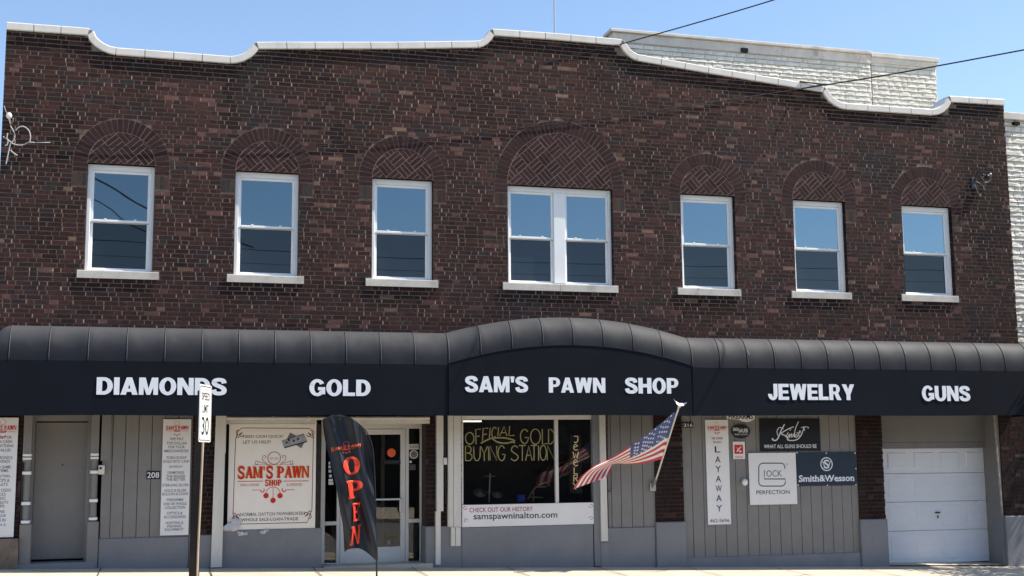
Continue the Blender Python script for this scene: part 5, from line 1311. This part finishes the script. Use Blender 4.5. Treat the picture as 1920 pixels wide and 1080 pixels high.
def flag_pt(i, j):
    u_, v_ = i/NU, j/NV; a_, b_ = T_[i], B_[i]
    v2 = v_
    px_ = a_[0]+(b_[0]-a_[0])*v2; py_ = a_[1]+(b_[1]-a_[1])*v2
    py_ += 5*sin(pi*v_)*sin(pi*min(1, u_*1.2))
    hoist = pB+(pA-pB)*(.05+.60*v_)
    Y_ = hoist.y*(1-u_)+(-.88)*u_ + .07*sin(u_*13+v_*3.0)*u_**.5*(1-.3*v_) + .05*sin(v_*7+u_*5)*u_
    if i == 0: return hoist
    return at(px_, py_, Y_)
g = [flag_pt(i, j) for j in range(NV+1) for i in range(NU+1)]
for j in range(NV+1): pass
m = MB()
for j in range(NV):
    for i in range(NU):
        s_ = int(j/3); mi = 2 if (s_ < 7 and i/NU < .40) else (0 if s_ % 2 == 0 else 1)
        m.mesh([g[j*(NU+1)+i], g[j*(NU+1)+i+1], g[(j+1)*(NU+1)+i+1], g[(j+1)*(NU+1)+i]], [(0,3,2,1)], mi)
import bmesh
fo = obj('cloth', m, ['flagred', 'flagwhite', 'flagblue'], fp)
bm = bmesh.new(); bm.from_mesh(fo.data); bmesh.ops.remove_doubles(bm, verts=bm.verts, dist=.0004); bm.to_mesh(fo.data); bm.free()
fo.data.polygons.foreach_set('use_smooth', [True]*len(fo.data.polygons))
m = MB()
for r in range(9):
    for c in range(6 if r % 2 == 0 else 5):
        fu = (c+.5 if r % 2 == 0 else c+1)/6*.40; fv = (r+.7)/9.4*7/13
        i = min(NU-1, int(fu*NU)); j = min(NV-1, int(fv*NV)); a_ = g[j*(NU+1)+i]; ex = g[j*(NU+1)+i+1]-a_; ey = g[(j+1)*(NU+1)+i]-a_
        nn = ex.cross(ey).normalized(); nn = nn if nn.y < 0 else -nn
        ctr = a_+ex*.5+ey*.5+nn*.004; e1 = ex.normalized(); e2 = nn.cross(e1); pts = []
        for k_ in range(10):
            rr2 = .027 if k_ % 2 == 0 else .011; pts.append(ctr+(e1*cos(pi*k_/5+.3)+e2*sin(pi*k_/5+.3))*rr2)
        m.mesh([*pts, ctr], [(k_, (k_+1) % 10, 10) for k_ in range(10)])
obj('stars', m, 'flagwhite', fo)

# hanging chain by the post
m = MB(); pts = [at(*p_, -.02) for p_ in smooth_line([(1139,778),(1139.5,820),(1139,870),(1138,905),(1141,921),(1145,918),(1146,900),(1145.5,880)], 8)]
for i in range(len(pts)-1): m.tube([pts[i], pts[i]+(pts[i+1]-pts[i])*.8], .008 if i % 2 else .005, 5)
tag(obj('hanging_chain', m, mat('rusty chain', (.05,.045,.04), .7, .4, .5)), 'thin dark chain looped beside the white board behind the flag', 'chain')

# ================================================================ CABLES, FIXTURES, ROOF MAST
def cable(name, label, pts, r, group=None, cat='cable'):
    m = MB(); m.tube(smooth_line(pts, 10), r, 6); return tag(obj(name, m, 'wire', smooth=True), label, cat, group)
def v3(p): return (p.x, p.y, p.z)
cable('overhead_cable', 'black overhead cable rising steeply from the raised parapet to the top of the view', [v3(at(1163, 83, -.05)), v3(at(1300, 44.5, -1.4)), v3(at(1450, 0, -2.6)), v3(at(1700, -80, -4.4))], .010, 'service cables to the building')
cable('overhead_cable', 'lower black overhead cable crossing the pale stone wall to the right edge', [v3(at(1503, 166, -.05)), v3(at(1640, 144.5, -1.0)), v3(at(1780, 119.5, -2.0)), v3(at(1920, 93.5, -2.9)), v3(at(2100, 60, -4.0))], .012, 'service cables to the building')
cable('wall_cable', 'thin dark cable clipped across the brickwork just above the window arches', [v3(at(58, 268, -.035)), v3(at(300, 276, -.02)), v3(at(640, 272, -.02)), v3(at(935, 244.5, -.02)), v3(at(1180, 214, -.02)), v3(at(1422, 178.5, -.02)), v3(at(1503, 166, -.05))], .006, 'cables clipped to the wall')
cable('wall_cable', 'short gray cable end slanting over the bricks under the raised parapet', [v3(at(1006, 122.5, -.01)), v3(at(1080, 104, -.012)), v3(at(1163, 83, -.05))], .006, 'cables clipped to the wall')
cable('cable_anchor', 'black strap holding the lower cable on the sloping parapet', [v3(at(1500, 153, -.05)), v3(at(1540, 157.5, -.06)), v3(at(1545, 158, -.06)), v3(at(1520, 163, -.06))], .016, None, 'cable anchor')
o = thing('cable_bracket', 'white insulator and coiled white cable at the upper left brick corner', 'cable bracket', at(18, 240, -.02))
m = MB(); p = at(17, 217, -.10); m.ball(p, .042, 8, 0, 1.15); obj('insulator', m, 'vinyl', o, smooth=True)
m = MB(); m.tube([(p.x,-.10,p.z-.03),(p.x+.02,-.05,p.z-.1),(p.x+.03,.0,p.z-.11)], .014, 6); m.tube([(at(24,230,0).x,.0,at(24,230,0).z), (at(25,222,-.06).x,-.06,at(25,222,-.06).z)], .01, 6)
obj('bracket', m, 'steel', o)
def c5(x, y): return x/7.714, 180+y/7.714
m = MB()
for st, Y_ in (([(45,585),(110,630),(190,690),(280,712),(350,700),(395,675),(440,668),(500,675)], -.05), ([(225,500),(270,455),(330,440),(390,470),(430,530),(440,600),(430,655)], -.07), ([(150,430),(190,500),(215,560),(200,630),(150,700),(130,780),(85,990)], -.05), ([(110,540),(100,600),(115,650),(100,710),(70,715)], -.06), ([(150,780),(190,820),(250,860)], -.04), ([(60,140),(85,220),(110,260)], -.06)):
    m.tube([at(*c5(*t), Y_) for t in smooth_line(st, 5)], .009 if st[0] != (60,140) else .005, 6)
m.tube([at(*c5(490, 675), -.04), at(*c5(730, 672), -.02)], .006, 6)
obj('coiled_cable', m, 'wcable', o, smooth=True)
# dark fixture at the right corner
o = thing('wall_fixture', 'dark cable fixture with loose wires on the upper right brickwork', 'wall fixture', at(1836, 345, -.02))
def c6(x, y): return 1780+x/8.307, 290+y/8.307
m = MB(); p0_, p1_ = at(*c6(490, 205), -.16), at(*c6(395, 400), -.03); m.tube([p0_, p1_], .02, 8); m.tube([p1_, at(*c6(410, 480), -.0)], .018, 8); m.bbox(p1_.x-.06, p1_.x+.06, -.03, .0, p1_.z-.16, p1_.z+.05, .006); obj('arm', m, mat('grimy steel', (.06,.06,.065), .6, .4, .4, var=.3), o)
m = MB(); p = at(*c6(590, 345), -.10); m.ball(p, .05, 8, 0, .9); m.tube([p, at(*c6(500, 300), -.12)], .014, 6); obj('lamp_head', m, 'blk', o, smooth=True)
m = MB(); p = at(*c6(640, 300), -.1); m.ball(p, .024, 6, 0, .7); obj('insulator', m, 'vinyl', o, smooth=True)
m = MB()
for st in ([(400,470),(440,580),(480,650)], [(490,330),(560,430),(630,400),(650,320)], [(420,420),(520,480),(560,560)]): m.tube([at(*c6(*t), -.05) for t in smooth_line(st, 5)], .007, 5)
obj('loose_wire', m, mat('gray wire', (.20,.20,.20), .5, .3, var=.2), o)
m = MB(); pm_ = at(1040, 60, 4.0); m.tube([(pm_.x,4,ZW+2.85),(pm_.x,4,pm_.z+1.6)], .016, 6); m.tube([(pm_.x,4,ZW+2.85),(pm_.x,4,ZW+3.4)], .03, 8)
tag(obj('roof_mast', m, 'steel', base=True), 'thin gray mast standing on the roof behind the raised parapet', 'mast')

# ================================================================ WHITE STONE BUILDING BEHIND
N = thing('stone_building', 'taller cream painted rough stone building rising behind the brick parapet', 'building', (9, 8, 0))
def stonework(name, x0, x1, z0, z1, Y, rh=.11, parent=N, side=None):
    m = MB(); z = z0; random.seed(int(x0*10)+5)
    while z < z1-.02:
        h = min(rh*random.choice((.7, .85, 1, 1, 1.15)), z1-z); x = x0-random.random()*.3
        while x < x1:
            w = random.uniform(.14, .48); a_, b_ = max(x0, x), min(x1, x+w); x += w
            if b_-a_ < .03: continue
            g_ = .005; k_ = random.uniform(.86, 1.06); col = (.80*k_, .745*k_, .645*k_*random.uniform(.96,1.02)); nx_, nz_ = max(2, int((b_-a_)/.09)), 2; vs = []
            for jj in range(nz_+1):
                for ii in range(nx_+1):
                    edge = ii in (0, nx_) or jj in (0, nz_); dpt = -random.uniform(.0, .010)-(.016 if jj == 0 else .0) if edge else -random.uniform(.010, .024)
                    vs.append((a_+g_+(b_-a_-2*g_)*ii/nx_, Y+dpt, z+g_+(h-2*g_)*jj/nz_))
            m.mesh(vs, [(jj*(nx_+1)+ii, jj*(nx_+1)+ii+1, (jj+1)*(nx_+1)+ii+1, (jj+1)*(nx_+1)+ii) for jj in range(nz_) for ii in range(nx_)], 0, col)
        z += h
    m.box(x0, x1, Y+.004, Y+.3, z0, z1, 1)
    return obj(name, m, ['white_stone', 'wmortar'], parent)
tz = ZW+7.38
stonework('stone_wall', 4.0, 10.98, ZW+3.6, tz-.30, 8); stonework('stone_wall', 11.02, 12.93, ZW+3.4, tz-.26, 8.03, .135)
m = MB(); m.bbox(3.98, 10.995, 7.97, 8.4, tz-.30, tz-.075, .01); m.bbox(3.9, 11.0, 7.9, 8.45, tz-.072, tz, .01)
m.bbox(11.01, 12.95, 7.99, 8.4, tz-.26, tz-.12, .01); m.bbox(11.005, 13.0, 7.95, 8.45, tz-.118, tz-.01, .01); obj('stone_band', m, 'wcap', N)
m = MB(); m.box(3.98, 4.02, 8.3, 15, 1, tz-.08); m.box(12.9, 12.94, 8.33, 15, 1, tz-.1); m.box(4.02, 12.9, 14.9, 15, 1, tz-.1); m.box(4.02, 12.9, 8.33, 14.9, tz-.9, tz-.8); m.box(4.0, 12.9, 8.305, 8.35, 4, ZW+3.9)
obj('rear_wall', m, 'wmortar', N)
vt = MB(); p = at(1396, 94, 7.95); vt.box(p.x-.09, p.x+.09, 7.93, 8.0, p.z-.05, p.z+.05); obj('vent', vt, 'gap', N)
stonework('wing_wall', 8.80, 13.5, ZW-4.8, ZW+3.42, .30, .11)
m = MB().bbox(8.78, 13.6, .24, .7, ZW+3.42, ZW+3.56, .01); m.box(8.82, 13.5, .61, 7.9, ZW+3.0, ZW+3.1); obj('wing_cap', m, 'wcap', N)
p = at(1906, 231, .22); obj('vent', MB().box(p.x-.05, p.x+.06, .2, .3, p.z-.03, p.z+.03), 'gap', N)

# ================================================================ ACROSS THE STREET AND BESIDE: what shades the forecourt and shows in the glass
random.seed(11)
def tree(label, x, y, h, rx, rz, n, leafs=.16):
    o = thing('street_tree', label, 'tree', (x, y, gz(x)-.1), 'street trees')
    m = MB(); z0_ = gz(x)-.1; m.tube([(x,y,z0_),(x+.05,y,z0_+h*.3),(x-.04,y+.04,z0_+h*.62)], .17, 10, 0, .08)
    for k_ in range(9):
        an = k_*2.4; zz_ = z0_+h*(.38+.05*k_); m.tube([(x,y,zz_-.3),(x+rx*.35*cos(an),y+rx*.35*sin(an),zz_+.35),(x+rx*.8*cos(an),y+rx*.8*sin(an),zz_+.8)], .06, 6, 0, .015)
    obj('trunk', m, 'bark', o); m = MB(); cl = [(random.gauss(0,.45)*rx, random.gauss(0,.45)*rx, random.gauss(0,.42)*rz) for _ in range(46)]
    for i in range(n):
        c_ = random.choice(cl); p = Vector((x+c_[0]+random.gauss(0,.26), y+c_[1]+random.gauss(0,.26), z0_+h*.72+c_[2]+random.gauss(0,.24)))
        s_ = leafs*random.uniform(.6, 1.2); e1 = Vector((random.gauss(0,1), random.gauss(0,1), random.gauss(0,.6))).normalized(); e2 = e1.cross(Vector((random.gauss(0,1), random.gauss(0,1), random.gauss(0,1)))).normalized()
        m.face([p-e1*s_*.6, p+e2*s_*.28, p+e1*s_*.6, p-e2*s_*.28])
    obj('crown', m, 'leaf', o)
tree('leafy street tree past the right end of the shop whose shade dapples the garage apron', 10.9, -1.9, 6.6, 1.7, 1.4, 3000)
ob_ = thing('opposite_building', 'plain brick building across the street seen only as a reflection in the shop glass', 'building', (2, -28, 0))
m = MB(); m.box(-26, 30, -34, -26, -.8, 7.2); obj('wall', m, mat('tan brick', lin(66,64,60), .9, .2, var=.35, vscale=1.5), ob_)
for i in range(14):
    xx = -24+i*3.9
    for zz_ in (1.0, 4.4): obj('window', MB().box(xx, xx+1.4, -26, -25.97, zz_, zz_+1.8), 'lpane', ob_)
cable('street_cable', 'black utility cable strung over the far side of the street, upper one', [(-30,-14,7.9),(-8,-14,7.35),(4,-14,7.15),(30,-14,7.6)], .011, 'utility cables over the street')
cable('street_cable', 'black utility cable strung over the far side of the street, lower one', [(-30,-14,7.4),(-8,-14,6.95),(4,-14,6.8),(30,-14,7.2)], .007, 'utility cables over the street')
cable('drop_cable', 'slack black drop cable slanting down over the far side of the street', [(-12,-14,10.6),(-8.2,-14,9.0),(-6.5,-14,8.1),(-4,-14,7.3)], .026, 'utility cables over the street')
cable('drop_cable', 'thin black drop cable slanting down below the slack one', [(-12,-14,9.9),(-8.2,-14,8.45),(-7.0,-14,7.7),(-4.6,-14,6.9)], .018, 'utility cables over the street')
